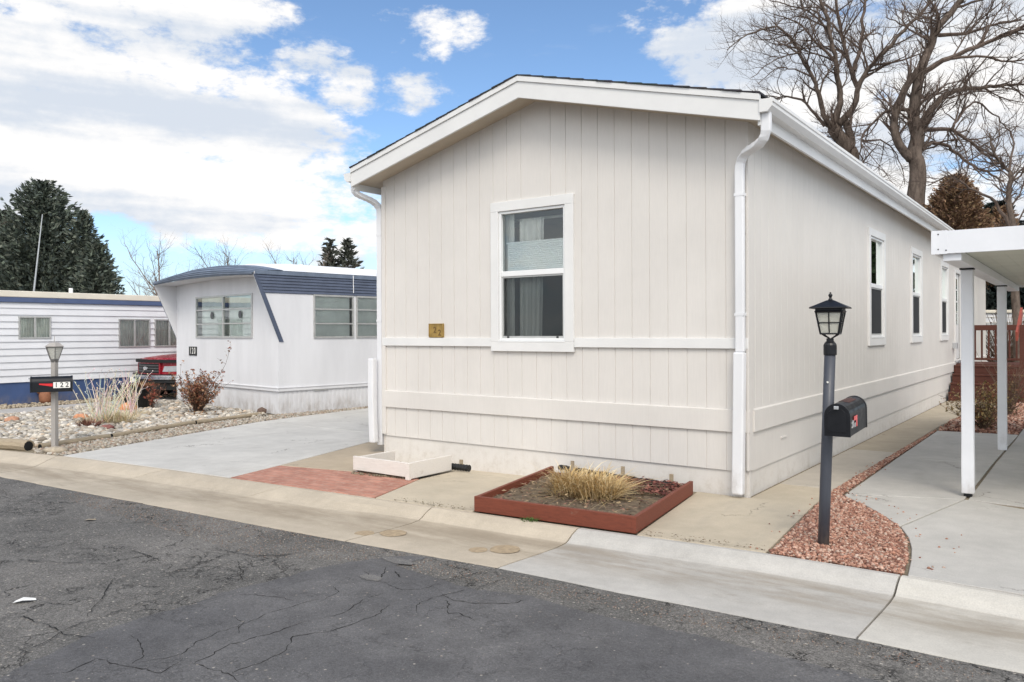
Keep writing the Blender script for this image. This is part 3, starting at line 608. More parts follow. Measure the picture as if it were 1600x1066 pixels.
# roof: two slopes, shingle courses that step a little, white drip edge, barge boards, soffit
g=MB()
for sgn in (-1,1):
    n=16; run=WID/2+OV_-.004
    for i in range(n):
        d0=run*i/n; d1=run*(i+1)/n+.012; t=.010
        z0=4.452-SL*d0; z1=4.452-SL*d1
        xa=MID+sgn*d0; xb=MID+sgn*d1; yy=FB-.025+R.uniform(-.006,.006)
        vs=[(xa,yy,z0+.004),(xb,yy,z1+.004),(xb,yy,z1+.004+t+.008),(xa,yy,z0+.004+t),(xa,HL+.3,z0+.004),(xb,HL+.3,z1+.004),(xb,HL+.3,z1+.012+t),(xa,HL+.3,z0+.004+t)]
        g.add(vs,[(0,1,2,3),(7,6,5,4),(0,4,5,1),(3,2,6,7),(1,5,6,2),(0,3,7,4)])
roof=g.build('roof',SHIN,house)
g=MB(); 
def sloped(g,y0,y1,ztp,zbt,run=WID/2+OV_):
    for sgn in (-1,1):
        xb=MID+sgn*run; k=SL*run
        a=[(MID,ztp),(xb,ztp-k),(xb,zbt-k),(MID,zbt)]
        if sgn<0: a=a[::-1]
        g.extr(a[::-1],y0,y1,'y')
sloped(g,FB-.016,FB+.03,4.452,4.395); g.build('drip_edge',TRIM,roof)
g=MB(); sloped(g,FB,FB+.03,4.394,4.212); g.build('barge_board',TRIM,roof,bevel=.002)
g=MB(); sloped(g,FB+.031,HL+.25,4.40,4.25,WID/2+OV_-.03); g.build('soffit',SOFF,roof)
for sgn in (-1,1):
    g=MB(); xa=MID+sgn*(WID/2+OV_-.028); xb=MID+sgn*(WID/2+OV_)
    g.box(min(xa,xb),max(xa,xb),FB+.031,HL+.25,3.485,3.73); g.build('eave_fascia',TRIM,roof,bevel=.002)
    g=MB(); x0=xb
    prof=[(0,0),(.075,0),(.118,.045),(.118,.075),(.128,.082),(.128,.112),(.112,.112),(.112,.09),(.10,.055),(.07,.012),(.008,.012),(.008,.118),(0,.118)]
    pr=[(x0+sgn*p[0],3.592+p[1]) for p in prof]
    if sgn<0: pr=pr[::-1]
    g.extr(pr,FB-.01,HL+.25,'y')
    cap=[(x0+sgn*p[0],3.592+p[1]) for p in [(0,0),(.075,0),(.118,.045),(.118,.075),(.128,.082),(.128,.112),(0,.118)]]
    if sgn<0: cap=cap[::-1]
    g.extr(cap,FB-.014,FB-.011,'y'); gut=g.build('gutter',TRIM,house)
    # downspout with crimped elbows and a wider sleeve at the bottom
    g=MB()
    if sgn>0: xt,xw,yt,yw=.275,-.058,-.285,-.062
    else: xt,xw,yt,yw=-5.20,-5.03,-.27,.03
    pts=[(xt,yt,3.60),(xt,yt,3.50)]; rg=[1,1]
    P0=Vector((xt,yt,3.48)); P1=Vector((xt,yt,3.22)); P2=Vector((xw,yw,3.42)); P3=Vector((xw,yw,3.14))
    if sgn<0: P0,P1,P2,P3=Vector((xt,yt,3.50)),Vector((xt,yt,3.38)),Vector((xw,yw,3.42)),Vector((xw,yw,3.20))
    for i in range(1,17):
        t=i/16; p=P0*(1-t)**3+P1*3*t*(1-t)**2+P2*3*t*t*(1-t)+P3*t**3; pts.append(p); rg.append(1.0 if i%2 else .91)
    rg[-1]=1; pts += [(xw,yw,2.2),(xw,yw,1.40 if sgn>0 else .10)]; rg += [1,1]
    g.rtube(pts,.088,.062,(1,0,0),rg)
    ds=g.build('downspout',PIPE,house,bevel=.012)
    g=MB()
    if sgn>0:
        g.rtube([(xw-.005,yw-.004,1.40),(xw-.012,yw-.012,.7),(xw-.020,yw-.022,.035)],.108,.085,(1,0,0))
    else:
        g.rtube([(xw-.055,yw-.10,1.26),(xw-.05,yw-.11,.7),(xw-.035,yw-.10,.14)],.10,.085,(1,0,0))
    g.build('sleeve',PIPE,ds,bevel=.014)
    g=MB()
    for zz in (2.9,1.75):
        g=MB(); g.box(xw-.047,xw+.047,yw-.034,-.001 if sgn>0 else yw+.034,zz,zz+.028); g.build('strap',PIPE,ds)
# windows
def house_window(side, x, z0, wv, hv, seed):
    rr=random.Random(seed)
    def done(o): return turn(o) if side else o
    c=.112
    g=MB(); x1=x+wv; z1=z0+hv
    g.box(x,x1,-.032,.004,z0,z0+c); g.box(x,x1,-.032,.004,z1-c,z1); g.box(x,x+c,-.032,.004,z0+c+.0005,z1-c-.0005); g.box(x1-c,x1,-.032,.004,z0+c+.0005,z1-c-.0005)
    wo=done(g.build('window',TRIM,house,bevel=.004))
    def add(g,name,mat,bev=0):
        o=g.build(name,mat,wo,bevel=bev); return o
    a0,a1,b0,b1=x+c,x1-c,z0+c+.012,z1-c-.002; mid=z0+hv*.502
    g=MB()  # vinyl frame and meeting rail
    for q in ((a0,a0+.03,b0,b1),(a1-.03,a1,b0,b1)): g.box(q[0],q[1],-.012,.07,q[2],q[3])
    g.box(a0+.03,a1-.03,-.012,.07,b1-.03,b1); g.box(a0+.03,a1-.03,-.014,.07,b0,b0+.03); g.box(a0+.03,a1-.03,-.008,.05,mid-.004,mid+.058)
    g.box(a0-.002,a1+.002,-.036,.0,b0-.014,b0-.001)
    add(g,'sash_frame',VINYL,.004)
    g=MB(); g.quad((a0+.03,.03,mid+.058),(a1-.03,.03,mid+.058),(a1-.03,.03,b1-.03),(a0+.03,.03,b1-.03)); add(g,'pane',GLASS_SIDE if side else GLASS)
    g=MB(); g.quad((a0+.03,.045,b0+.03),(a1-.03,.045,b0+.03),(a1-.03,.045,mid),(a0+.03,.045,mid)); add(g,'pane',GLASS_SIDE if side else GLASS)
    g=MB(); g.quad((a0+.05,.012,b0+.055),(a1-.05,.012,b0+.055),(a1-.05,.012,mid-.02),(a0+.05,.012,mid-.02)); add(g,'insect_screen',SCREEN2 if side else SCREEN)
    g=MB(); 
    for q in ((a0+.03,a0+.05,b0+.03,mid-.004),(a1-.05,a1-.03,b0+.03,mid-.004)): g.box(q[0],q[1],.006,.02,q[2],q[3])
    g.box(a0+.05,a1-.05,.006,.02,b0+.03,b0+.055); g.box(a0+.05,a1-.05,.006,.02,mid-.022,mid-.004); add(g,'screen_frame',ALU)
    if not side:
        for sx in (a0+.12,a1-.12):
            g=MB(); g.box(sx-.014,sx+.014,.001,.006,b0+.032,b0+.052); add(g,'latch',BLACKP)
        g=MB(); n=17   # cellular shade pulled half way up from the middle
        for i in range(n):
            za=2.24+i*.024; g.add([(a0+.06,.075,za),(a1-.02,.075,za),(a1-.02,.086,za+.012),(a0+.06,.086,za+.012),(a1-.02,.075,za+.024),(a0+.06,.075,za+.024)],[(0,1,2,3),(3,2,4,5)])
        g.box(a0+.05,a1-.02,.072,.095,2.648,2.668); add(g,'shade',BLIND)
        def drape(xa,xb,za,zb,y,amp,fr,ph,bow=0):
            g=MB(); n=40; vs=[]
            for i in range(n+1):
                t=i/n; yy=y+amp*math.sin(t*fr+ph)+amp*.4*math.sin(t*fr*2.3)
                for z in (za,(za+zb)/2,zb):
                    k=(zb-z)/(zb-za); vs.append((xa+(xb-xa)*t*(1-bow*k)+0,yy,z))
            g.add(vs,[(3*i+j,3*i+3+j,3*i+4+j,3*i+1+j) for i in range(n) for j in (0,1)])
            o=add(g,'curtain',CURT); o.data.polygons.foreach_set('use_smooth',[True]*len(o.data.polygons))
        drape(a0+.16,a0+.50,1.2,2.95,.19,.018,26,0,.12); drape(a1-.10,a1+.10,1.2,2.98,.19,.02,14,1)
        drape(a0-.06,a0+.12,1.3,3.05,.15,.012,16,.5)
        g=MB(); g.box(a0-.1,a1+.15,.34,.36,2.95,2.98); g.box(a0+.52,a0+.80,.62,.66,2.86,3.04); add(g,'curtain_rod',CURT)
        g=MB(); g.box(a0+.3,a0+.78,.9,1.2,1.50,1.54); add(g,'table_top',CURT)
    else:
        g=MB(); g.box(a0-.05,a1+.05,.25,.27,1.4,3.0); add(g,'dim_room_sheet',ROOM)  # dark sheet standing in for the dim room behind the glass
    return wo
house_window(False,WIN['x0'],WIN['z0'],WIN['w'],WIN['h'],1)
for i,(x,wv) in enumerate(SW): house_window(True,x,1.378,wv,1.755,2+i)
# door, meter box, vent
g=MB(); g.box(14.20,14.28,-.03,.01,.86,3.08); g.box(15.17,15.25,-.03,.01,.86,3.08); g.box(14.28,15.17,-.03,.01,3.0,3.08); g.box(14.28,15.17,.02,.05,.9,3.0)
dr=turn(g.build('door',TRIM,house,bevel=.004))
for i in range(2):
    for j in range(4):
        g=MB(); g.box(14.44+i*.30,14.70+i*.30,.012,.019,1.75+j*.29,2.0+j*.29); g.build('door_pane',GLASS_SIDE,dr)
g=MB(); g.box(14.25,15.2,-.06,.02,.83,.868); g.build('sill',GALV,dr)
g=MB(); g.box(13.86,14.06,-.09,.0,1.17,1.31); turn(g.build('meter_box',GALV,house,bevel=.006))
g=MB(); g.box(.98,1.16,-.006,.006,.46,.475); turn(g.build('vent_slot',SID,house))
# number plaque
g=MB(); g.box(-4.114,-3.876,-.022,.0,1.540,1.715); g.box(-4.114,-3.876,-.028,-.0225,1.704,1.715); g.box(-4.114,-4.102,-.028,-.0225,1.551,1.704); g.box(-3.888,-3.876,-.028,-.0225,1.551,1.704); g.box(-4.102,-3.888,-.028,-.0225,1.54,1.551)
pq=g.build('number_plaque',BRASS,house)
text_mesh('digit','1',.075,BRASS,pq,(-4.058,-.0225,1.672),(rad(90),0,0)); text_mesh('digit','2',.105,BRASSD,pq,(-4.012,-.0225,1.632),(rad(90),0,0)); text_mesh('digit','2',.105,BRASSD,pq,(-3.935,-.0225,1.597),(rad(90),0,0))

# ------------------------------------------------------------------ planters at the gable
pb=thing('planter_box','low white painted planter box under the left downspout of the house','planter',wor(-3.74,-.9)+(0,),HROT)
def loc(a,b,o=(-3.74,-.9)): return a-o[0],b-o[1]
x0,y0=loc(-4.19,-1.24); x1,y1=loc(-3.30,-.54)
for nm,q in (('front_board',(x0,x1-.06,y0,y0+.035,.030,.186)),('side_board',(x1-.035,x1,y0+.03,y1,.012,.186)),('side_board',(x0,x0+.035,y0+.036,y1-.05,.0,.172)),('corner_post',(x1-.059,x1-.001,y0-.008,y0+.029,.0,.183))):
    g=MB(); g.box(*q); g.build(nm,WHITEWOOD,pb,bevel=.004)
g=MB(); g.box(x0+.036,x1-.036,y0+.036,y1-.003,.0045,.018); g.build('soil',SOIL,pb)
o=house_frame(MB().build('x',SOIL)) if 0 else None
rb=thing('planter_box','low red stained wooden planter box holding dry grass at the gable wall','planter',wor(-1.1,-1.1)+(0,),HROT)
fl,fr,br,bl=(-1.80,-1.985),(-.25,-1.868),(-.50,-.17),(-2.13,-.24)
def board(p,q,th,z0,z1,inw):
    d=Vector((q[0]-p[0],q[1]-p[1])).normalized(); nn=Vector((-d.y,d.x))*inw
    return [p,q,(q[0]+nn.x*th,q[1]+nn.y*th),(p[0]+nn.x*th,p[1]+nn.y*th)]
for nm,p,q,z1 in (('front_board',fl,fr,.135),('side_board',fr,br,.13),('side_board',bl,fl,.132),('back_board',br,bl,.07)):
    g=MB(); g.prism([(a+1.1,b+1.1) for a,b in board(p,q,.038,0,0,1)],.0,z1); g.build(nm,REDWOOD,rb,bevel=.004)
g=MB(); n=18; vs=[]
for j in range(n+1):
    for i in range(n+1):
        s,t=.02+.96*i/n,.02+.96*j/n
        a=(fl[0]*(1-s)+fr[0]*s)*(1-t)+(bl[0]*(1-s)+br[0]*s)*t; b=(fl[1]*(1-s)+fr[1]*s)*(1-t)+(bl[1]*(1-s)+br[1]*s)*t
        vs.append((a+1.1,b+1.1,.065+R.uniform(-.012,.018)))
g.add(vs,[(j*(n+1)+i,j*(n+1)+i+1,(j+1)*(n+1)+i+1,(j+1)*(n+1)+i) for j in range(n) for i in range(n)]); g.build('soil',SOIL,rb)
def leaf_litter(name,poly,n,size,cols,z,label,cat):
    vs=[];fs=[];cs=[]; xs=[p[0] for p in poly]; ys=[p[1] for p in poly]; k=0
    while k<n:
        x=R.uniform(min(xs),max(xs)); y=R.uniform(min(ys),max(ys))
        if not inside(poly,x,y): continue
        a=R.uniform(0,6.28); s=size*R.uniform(.5,1.3); q=Quaternion((R.uniform(-1,1),R.uniform(-1,1),0),R.uniform(0,.9))@Quaternion((0,0,1),a); zz=z+R.uniform(0,.035)
        for p in ((-s,0,0),(0,-s*.45,.15*s),(s,0,0),(0,s*.45,.15*s)): v=q@Vector(p); vs.append((x+v.x,y+v.y,zz+max(0,v.z)))
        fs.append((4*k,4*k+1,4*k+2,4*k+3)); c=R.choice(cols); u=R.uniform(.7,1.25); cs += [tuple(t*u for t in c)]*4; k+=1
    return tag(house_frame(np_mesh(name,np.array(vs),np.array(fs),DRY,None,np.array(cs))),label,cat,None,'stuff')
DL=[(.17,.09,.065),(.26,.15,.10),(.12,.06,.05),(.34,.24,.15),(.24,.17,.11),(.42,.31,.18)]
inner=[(-1.74,-1.92),(-.31,-1.81),(-.54,-.22),(-2.07,-.29)]
leaf_litter('leaf_litter',inner,900,.022,DL,.075,'dead brown leaves covering the soil of the red planter','leaves')
leaf_litter('leaf_litter',[(-1.2,-.75),(-.42,-.9),(-.54,-.22),(-1.3,-.25)],800,.028,[(.15,.05,.04),(.10,.035,.03),(.22,.09,.07)],.09,'dark red dead leaves heaped at the back of the red planter','leaves')
leaf_litter('leaf_litter',[(-4.13,-1.17),(-3.36,-1.17),(-3.36,-.56),(-4.13,-.56)],200,.02,DL,.02,'dead leaves lying in the white planter box','leaves')
leaf_litter('leaf_litter',[(-.25,-1.9),(.75,-1.78),(.76,-1.73),(-.2,-1.82)],120,.012,[(.12,.09,.06),(.2,.15,.1)],.0,'leaf crumbs caught in the joint beside the red planter','leaves')
leaf_litter('leaf_litter',[kb(-2.7,.0),kb(-1.85,.0),kb(-1.85,.06),kb(-2.7,.06)],120,.012,[(.12,.10,.06),(.2,.16,.1)],.0,'leaf crumbs caught in the joint left of the red planter','leaves')

def blades(clumps, n, hmin, hmax, spread, width, cols, seed, lean=.6, segs=6):
    rr=random.Random(seed); vs=[];fs=[];cs=[]
    for i in range(n):
        cx,cy,cr=rr.choice(clumps); a=rr.uniform(0,6.283); r=cr*math.sqrt(rr.random()); x,y=cx+r*math.cos(a),cy+r*math.sin(a)
        h=rr.uniform(hmin,hmax)*(1-.3*r/cr); d=a+rr.gauss(0,.7); out=rr.uniform(.15,1)*spread*(.4+r/cr); w0=width*rr.uniform(.6,1.3)
        sx,sy=-math.sin(d+.6),math.cos(d+.6); base=len(vs); droop=rr.uniform(.0,lean); c=rr.choice(cols); u=rr.uniform(.75,1.2)
        for k in range(segs+1):
            t=k/segs; px=x+math.cos(d)*out*t**1.6; py=y+math.sin(d)*out*t**1.6; pz=h*(t*(1+droop)-droop*1.15*t**2.6); ww=w0*(1-t)**.7*.5+.0006
            vs += [(px-sx*ww,py-sy*ww,pz),(px+sx*ww,py+sy*ww,pz)]; cs += [tuple(q*u*(.85+.2*t) for q in c)]*2
        fs += [(base+2*k,base+2*k+1,base+2*k+3,base+2*k+2) for k in range(segs)]
    return np.array(vs),np.array(fs),np.array(cs)
gt=thing('ornamental_grass','clump of dry straw coloured grass growing in the red planter','grass',wor(-1.12,-1.05)+(.07,),HROT)
STRAW=[(.52,.36,.155),(.60,.44,.22),(.44,.28,.11),(.66,.51,.29)]
v_,f_,c_=blades([(-.16,-.02,.22),(.06,-.08,.2),(-.32,.06,.14),(-.02,.12,.18),(.18,-.04,.12)],1500,.10,.28,.27,.008,STRAW,3,.95); np_mesh('blades',v_,f_,DRY,gt,c_)
v_,f_,c_=blades([(-.15,.0,.26),(.1,-.05,.2)],80,.22,.36,.44,.009,[(.68,.56,.35),(.55,.40,.2)],4,.75); np_mesh('long_blades',v_,f_,DRY,gt,c_)
v_,f_,c_=blades([(-.14,-.03,.3),(.1,-.05,.26)],260,.03,.12,.42,.011,[(.40,.29,.14),(.30,.2,.09),(.55,.43,.24)],6,1.0); np_mesh('matted_blades',v_,f_,DRY,gt,c_)
# black drip pipes along the foot of the gable, held by short stakes
dp=thing('drain_pipe','short black corrugated drain pipe end lying right of the white planter','pipe',wor(-3.22,-.47)+(.045,),HROT)
g=MB(); g.tube([(-.13,-.02,0)]+[(-.13+i*.02,-.02+i*.001,0) for i in range(1,14)],[.040 if i%2 else .034 for i in range(14)],12); g.build('pipe',BLACKP,dp)
g=MB(); g.box(-.02,.02,-.005,.015,.03,.085); g.build('stake',LOG,dp)
dp=thing('drain_pipe','long black drain pipe lying against the gable wall behind the red planter','pipe',wor(-1.3,-.10)+(.09,),HROT)
g=MB(); g.tube([(-.84+i*.03,.045-.002*i+.004*math.sin(i*.5),.005*math.sin(i*.7)-.0007*i) for i in range(54)],[.030 if i%2 else .026 for i in range(54)],10); g.build('pipe',BLACKP,dp)
for sx,sz in ((-.62,.10),(.0,.10),(.55,.075)):
    g=MB(); g.box(sx-.022,sx+.016,-.03,-.012,-.06,sz); g.build('stake',LOG,dp)
wd=thing('weed','small green weed sprouting in the joint before the red planter','weed',wor(-1.22,-2.0)+(0,),HROT)
v_,f_,c_=blades([(0,0,.05),(.06,.01,.04)],90,.01,.035,.05,.006,[(.09,.16,.04),(.06,.11,.03)],5); np_mesh('leaves',v_,f_,DRY,wd,c_)

# ------------------------------------------------------------------ lamp post and mailbox (near)
lp=thing('lamp_post','leaning black lamp post with four-sided lantern standing in red gravel','lamp post',(2.322,5.92,0))
LEANX=.056
g=MB(); g.tube([(-.002,0,-.05),(LEANX*.27,0,.4),(LEANX*.55,0,.8),(LEANX,0,1.46)],[.0405,.0405,.0405,.0405],18); g.build('post',POSTM,lp,smooth=True)
g=MB(); g.lathe([(.046,0),(.047,.01),(.047,.075),(.040,.09),(.026,.105),(.026,.125)],16,(LEANX,0,1.42)); g.build('collar',BLACKM,lp,bevel=.003)
g=MB(); g.tube([(.02,-.041,1.22),(.02,-.0415,1.2201)],[.008,.008],10); g.build('sensor',LGLASS2,lp)
LZ=1.545; lx=LEANX+.004; lr=rad(-30)
def sq(r,z,rot=lr,c=(lx,0)): return [(c[0]+r*math.cos(rot+math.pi/4+k*math.pi/2),c[1]+r*math.sin(rot+math.pi/4+k*math.pi/2),z) for k in range(4)]
b4,t4=sq(.088,LZ+.035),sq(.128,LZ+.20)
g=MB()
def bar(g,p,q,r): g.tube([p,q],[r,r],6)
for k in range(4):
    bar(g,b4[k],t4[k],.007); bar(g,b4[k],b4[(k+1)%4],.007); bar(g,t4[k],t4[(k+1)%4],.010)
    pb_=[(Vector(b4[k])+Vector(b4[(k+1)%4]))/2,(Vector(t4[k])+Vector(t4[(k+1)%4]))/2]; bar(g,pb_[0],pb_[1],.0045)
    l0=(Vector(b4[k])+Vector(t4[k]))/2; l1=(Vector(b4[(k+1)%4])+Vector(t4[(k+1)%4]))/2; bar(g,l0,l1,.0045)
    g.tube([Vector(b4[k])*.9+Vector((lx,0,LZ+.035))*.1,Vector(b4[k])*.7+Vector((lx,0,LZ-.005))*.3,(lx,0,LZ-.005)],[.005]*3,5)
g.add(sq(.132,LZ+.2)+sq(.132,LZ+.225),[(3,2,1,0),(4,5,6,7)]+[(i,(i+1)%4,4+(i+1)%4,4+i) for i in range(4)])
cage=g.build('lantern_frame',BLACKM,lp)
for k in range(4):
    g=MB(); sh=lambda p:tuple(Vector(p)*.97+Vector((lx,0,p[2]))*.03)
    g.quad(sh(b4[k]),sh(b4[(k+1)%4]),sh(t4[(k+1)%4]),sh(t4[k])); g.build('lantern_pane',LGLASS,cage)
g=MB(); A=sq(.188,LZ+.222);B=sq(.186,LZ+.232);C_=sq(.10,LZ+.262);D_=sq(.035,LZ+.285)
g.add(A+B+C_+D_,[(3,2,1,0),(12,13,14,15)]+[(l*4+i,l*4+(i+1)%4,l*4+4+(i+1)%4,l*4+4+i) for l in range(3) for i in range(4)]); g.build('lantern_roof',BLACKM,lp,bevel=.004)
g=MB(); g.lathe([(.018,0),(.014,.012),(.008,.018),(.012,.03),(.016,.038),(.012,.047),(.006,.052),(.007,.06),(0,.064)],12,(lx,0,LZ+.283)); g.build('finial',BLACKM,lp,smooth=True)

def mailbox(loc_, yaw, label, L, W, H_, pitch=0, flagmat=REDFLAG):
    """front (door) faces local -y, flag on local +x"""
    t=thing('mailbox',label,'mailbox',loc_,yaw); t.rotation_euler=(pitch,0,yaw)
    r=W/2; hs=H_-r
    def arch(rr,hh,z0=0): return [(-rr,z0),(rr,z0)]+[(rr*math.cos(a),hh+rr*math.sin(a)) for a in [math.pi*i/14 for i in range(15)]]
    g=MB(); pr=arch(r,hs); g.extr(pr[::-1],0.012,L,'y'); g.extr(arch(r+.004,hs,-.003)[::-1],L-.02,L+.006,'y'); g.build('box',BLACKM,t,bevel=.003)
    g=MB(); g.extr(arch(r+.004,hs,-.002)[::-1],-.006,.0115,'y'); g.extr(arch(r*.78,hs*.95,.03)[::-1],-.010,-.0062,'y'); dd=g.build('door',BLACKM,t,bevel=.004)
    g=MB(); g.box(-.016,.016,-.03,-.011,H_-.035,H_-.012); g.build('latch',GALV,dd,bevel=.003)
    return t
mb=mailbox((2.340,5.70,.842),HROT,'large black arched mailbox bolted to the leaning lamp post in red gravel',.52,.172,.232,rad(2.6))
g=MB(); g.box(.0865,.0905,.12,.155,.055,.085); g.box(.0865,.0905,.06,.10,.06,.11); g.build('bracket',GALV,mb)
g=MB(); g.box(.0907,.094,.10,.19,.105,.135); g.box(.0907,.094,.165,.19,.055,.1045); g.build('flag',PINKFLAG,mb)
text_mesh('digit','2',.06,PLATEW,mb,(.0868,.065,.075),(rad(90),0,rad(90)),.0005)
g=MB(); n=12; vs=[]
for i in range(n+1):
    a=math.pi*(.34+.32*i/n)
    for j in range(8): vs.append((.0878*math.cos(a)*1.0,.16+.032*j*(1)+(.02*math.sin(i*1.3+j)),.146+.0878*math.sin(a)))
g.add(vs,[(i*8+j,i*8+j+1,(i+1)*8+j+1,(i+1)*8+j) for i in range(n) for j in range(7)]); g.build('rust_patch',RUST,mb)

# left lamp post with mailbox 122
lp=thing('lamp_post','grey square lamp post with pale tapered lantern at the log edging','lamp post',(-6.445,11.15,0),rad(-12))
g=MB(); g.box(-.033,.033,-.033,.033,-.05,1.235); g.build('post',GREYP,lp,bevel=.004)
b4=sq(.066,1.24,0,(0,0)); 
def hexr(r,z,n=6): return [(r*math.cos(2*math.pi*k/n+.3),r*math.sin(2*math.pi*k/n+.3),z) for k in range(n)]
hb,ht=hexr(.058,1.25),hexr(.115,1.42); g=MB()
for k in range(6): bar(g,hb[k],ht[k],.006); bar(g,hb[k],hb[(k+1)%6],.006); bar(g,ht[k],ht[(k+1)%6],.007)
g.lathe([(.04,-.03),(.055,0),(.055,.012),(.03,.014)],12,(0,0,1.238)); cg=g.build('lantern_frame',paint('lantern_frame_grey',(.16,.155,.15),.5,.1,6),lp)
for k in range(6):
    g=MB(); g.quad(*[tuple((Vector(p)*.97+Vector((0,0,p[2]))*.03)) for p in (hb[k],hb[(k+1)%6],ht[(k+1)%6],ht[k])]); g.build('lantern_pane',LGLASS2,cg)
g=MB(); g.lathe([(.130,0),(.128,.006),(.072,.052),(.05,.06),(.0,.062)],6,(0,0,1.426),.3); g.build('lantern_roof',GREYP,lp,bevel=.004)
g=MB(); g.tube([(0,0,1.49),(0,0,1.575)],[.006,.003],6); g.build('finial',GREYP,lp)
yaw=math.atan2(.47,.88)-math.pi/2
ax=Vector((.88,.47)).normalized(); L2=.50
c0=Vector((-6.42,11.06))-ax*L2*.52
mb2=mailbox((c0.x,c0.y,.80),yaw,'black mailbox numbered 122 with raised red flag on the grey lamp post',L2,.165,.215,0)
g=MB(); g.box(.0836,.087,.27,.475,.052,.135); npl=g.build('number_plate',PLATEW,mb2)
for k,ch in enumerate('122'): text_mesh('digit',ch,.094,INK,npl,(.0876,.306+.066*k,.093),(rad(90),0,rad(90)),.0004,.95)
g=MB(); g.add([(.0836,.10,.105),(.0836,.26,.075),(.0836,.265,.118),(.0836,.20,.118),(.0836,.10,.122),(.088,.10,.105),(.088,.26,.075),(.088,.265,.118),(.088,.20,.118),(.088,.10,.122)],[(4,3,2,1,0),(5,6,7,8,9)]+[(i,(i+1)%5,5+(i+1)%5,5+i) for i in range(5)]); g.build('flag',REDFLAG,mb2)

# ------------------------------------------------------------------ carport and deck
cpt=thing('carport','white aluminium carport with flat roof on square posts','carport',wor(1.70,1.27)+(0,),HROT)
ox,oy=1.70,1.27
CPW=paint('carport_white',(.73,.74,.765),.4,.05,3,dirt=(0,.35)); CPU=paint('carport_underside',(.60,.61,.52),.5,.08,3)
for k,(px,py) in enumerate(((1.70,1.27),(1.70,4.92),(6.3,1.27),(6.3,4.92))):
    g=MB(); a,b=px-ox,py-oy
    g.rtube([(a,b,.03 if k==0 else 0),(a,b,.30),(a,b,.55),(a,b,2.185)],.105,.105,(1,0,0),[1,1.03,.99,1]); p_=g.build('post',CPW,cpt,bevel=.008)
    g=MB(); g.box(a-.035,a+.035,b-.03,b+.035,0,.06); g.build('post_foot',BLACKM,p_)
    g=MB(); g.box(a-.06,a+.06,b-.058,b+.058,2.186,2.199); g.build('post_bracket',BLACKM,p_)
g=MB()
for px in (1.70,6.3): g.box(px-ox-.07,px-ox+.07,.235-oy,6.9-oy,2.20,2.285)
g.build('beam',CPW,cpt,bevel=.004)
g=MB(); g.box(1.56-ox,6.6-ox,.20-oy,.232-oy,2.262,2.458); g.box(1.545-ox,1.67-ox,.195-oy,.1995-oy,2.258,2.462); g.build('fascia',CPW,cpt,bevel=.004)
g=MB(); g.box(1.56-ox,1.592-ox,.233-oy,7.0-oy,2.262,2.455); g.box(6.568-ox,6.6-ox,.233-oy,7.0-oy,2.262,2.455); g.box(1.593-ox,6.567-ox,6.97-oy,7.0-oy,2.262,2.455); g.build('side_fascia',CPW,cpt,bevel=.004)
g=MB(); x=1.594
while x<6.5:   # ribbed pan roof
    g.box(x-ox,x-ox+.145,.234-oy,6.968-oy,2.29,2.30); g.box(x-ox+.146,x-ox+.150,.234-oy,6.968-oy,2.290,2.315); x+=.151
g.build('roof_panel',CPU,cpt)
g=MB(); g.box(1.594-ox,6.56-ox,.234-oy,6.968-oy,2.43,2.445); g.build('roof_top',CPW,cpt)
for sx,sz in ((1.60,2.43),(1.60,2.30),(2.28,2.45),(1.66,2.29)):
    g=MB(); g.tube([(sx-ox,.192-oy,sz),(sx-ox,.2-oy,sz)],[.006,.006],8); g.build('screw',BLACKM,cpt)

dk=thing('deck','dark red stained wooden deck with four steps and baluster railing by the side door','deck',wor(.75,13.0)+(0,),HROT)
dx,dy=.75,13.0
for k in range(4):
    g=MB(); b0=12.92+.32*k; z=.195*(k+1)
    g.box(.03-dx,1.36-dx,b0-dy,b0+.02-dy,.195*k,z-.035); g.box(.03-dx,1.36-dx,b0-.02-dy,b0+.34-dy,z-.034,z); g.build('step',DECKRED,dk,bevel=.003)
g=MB(); g.box(.03-dx,2.9-dx,14.22-dy,15.95-dy,.74,.80); g.box(.03-dx,2.9-dx,14.24-dy,14.28-dy,.55,.739); g.box(1.36-dx,1.40-dx,12.95-dy,14.2-dy,.0,.5); g.build('platform',DECKRED,dk,bevel=.003)
g=MB(); g.box(.10-dx,2.9-dx,15.82-dy,15.92-dy,1.60,1.735); g.box(.10-dx,2.9-dx,15.85-dy,15.89-dy,.84,.90); rl=g.build('railing',DECKRED,dk,bevel=.004)
x=.24
while x<2.85:
    g=MB(); g.box(x-dx,x-dx+.042,15.85-dy,15.89-dy,.9005,1.5995); g.build('baluster',DECKRED,rl); x+=.150
for px,py,zz in ((1.40,12.98,1.72),(1.40,14.2,1.80),(2.85,15.87,1.8),(2.85,14.25,1.8),(2.2,14.25,1.80)):
    g=MB(); g.box(px-dx,px-dx+.09,py-dy,py-dy+.09,0,zz); g.build('post',DECKRED,dk,bevel=.004)
g=MB(); M_=Matrix.Translation((1.385-dx,13.0-dy,1.50))@Matrix.Rotation(rad(20),4,'X'); g.box(-.045,.0,-.25,1.4,-.05,.16,M_); g.build('handrail',paint('rail_faded_red',(.33,.075,.05),.6,.2,8),dk,bevel=.004)

# ------------------------------------------------------------------ trailer 120
U2=Vector((.7237,-.690)); C2=(-4.589,15.541); ROT2=math.atan2(U2.y,U2.x)
t120=thing('mobile_home','white trailer numbered 120 with slate blue visor roof and slanted front fins','trailer',(C2[0],C2[1],0),ROT2)
TW=4.63; TL=12.
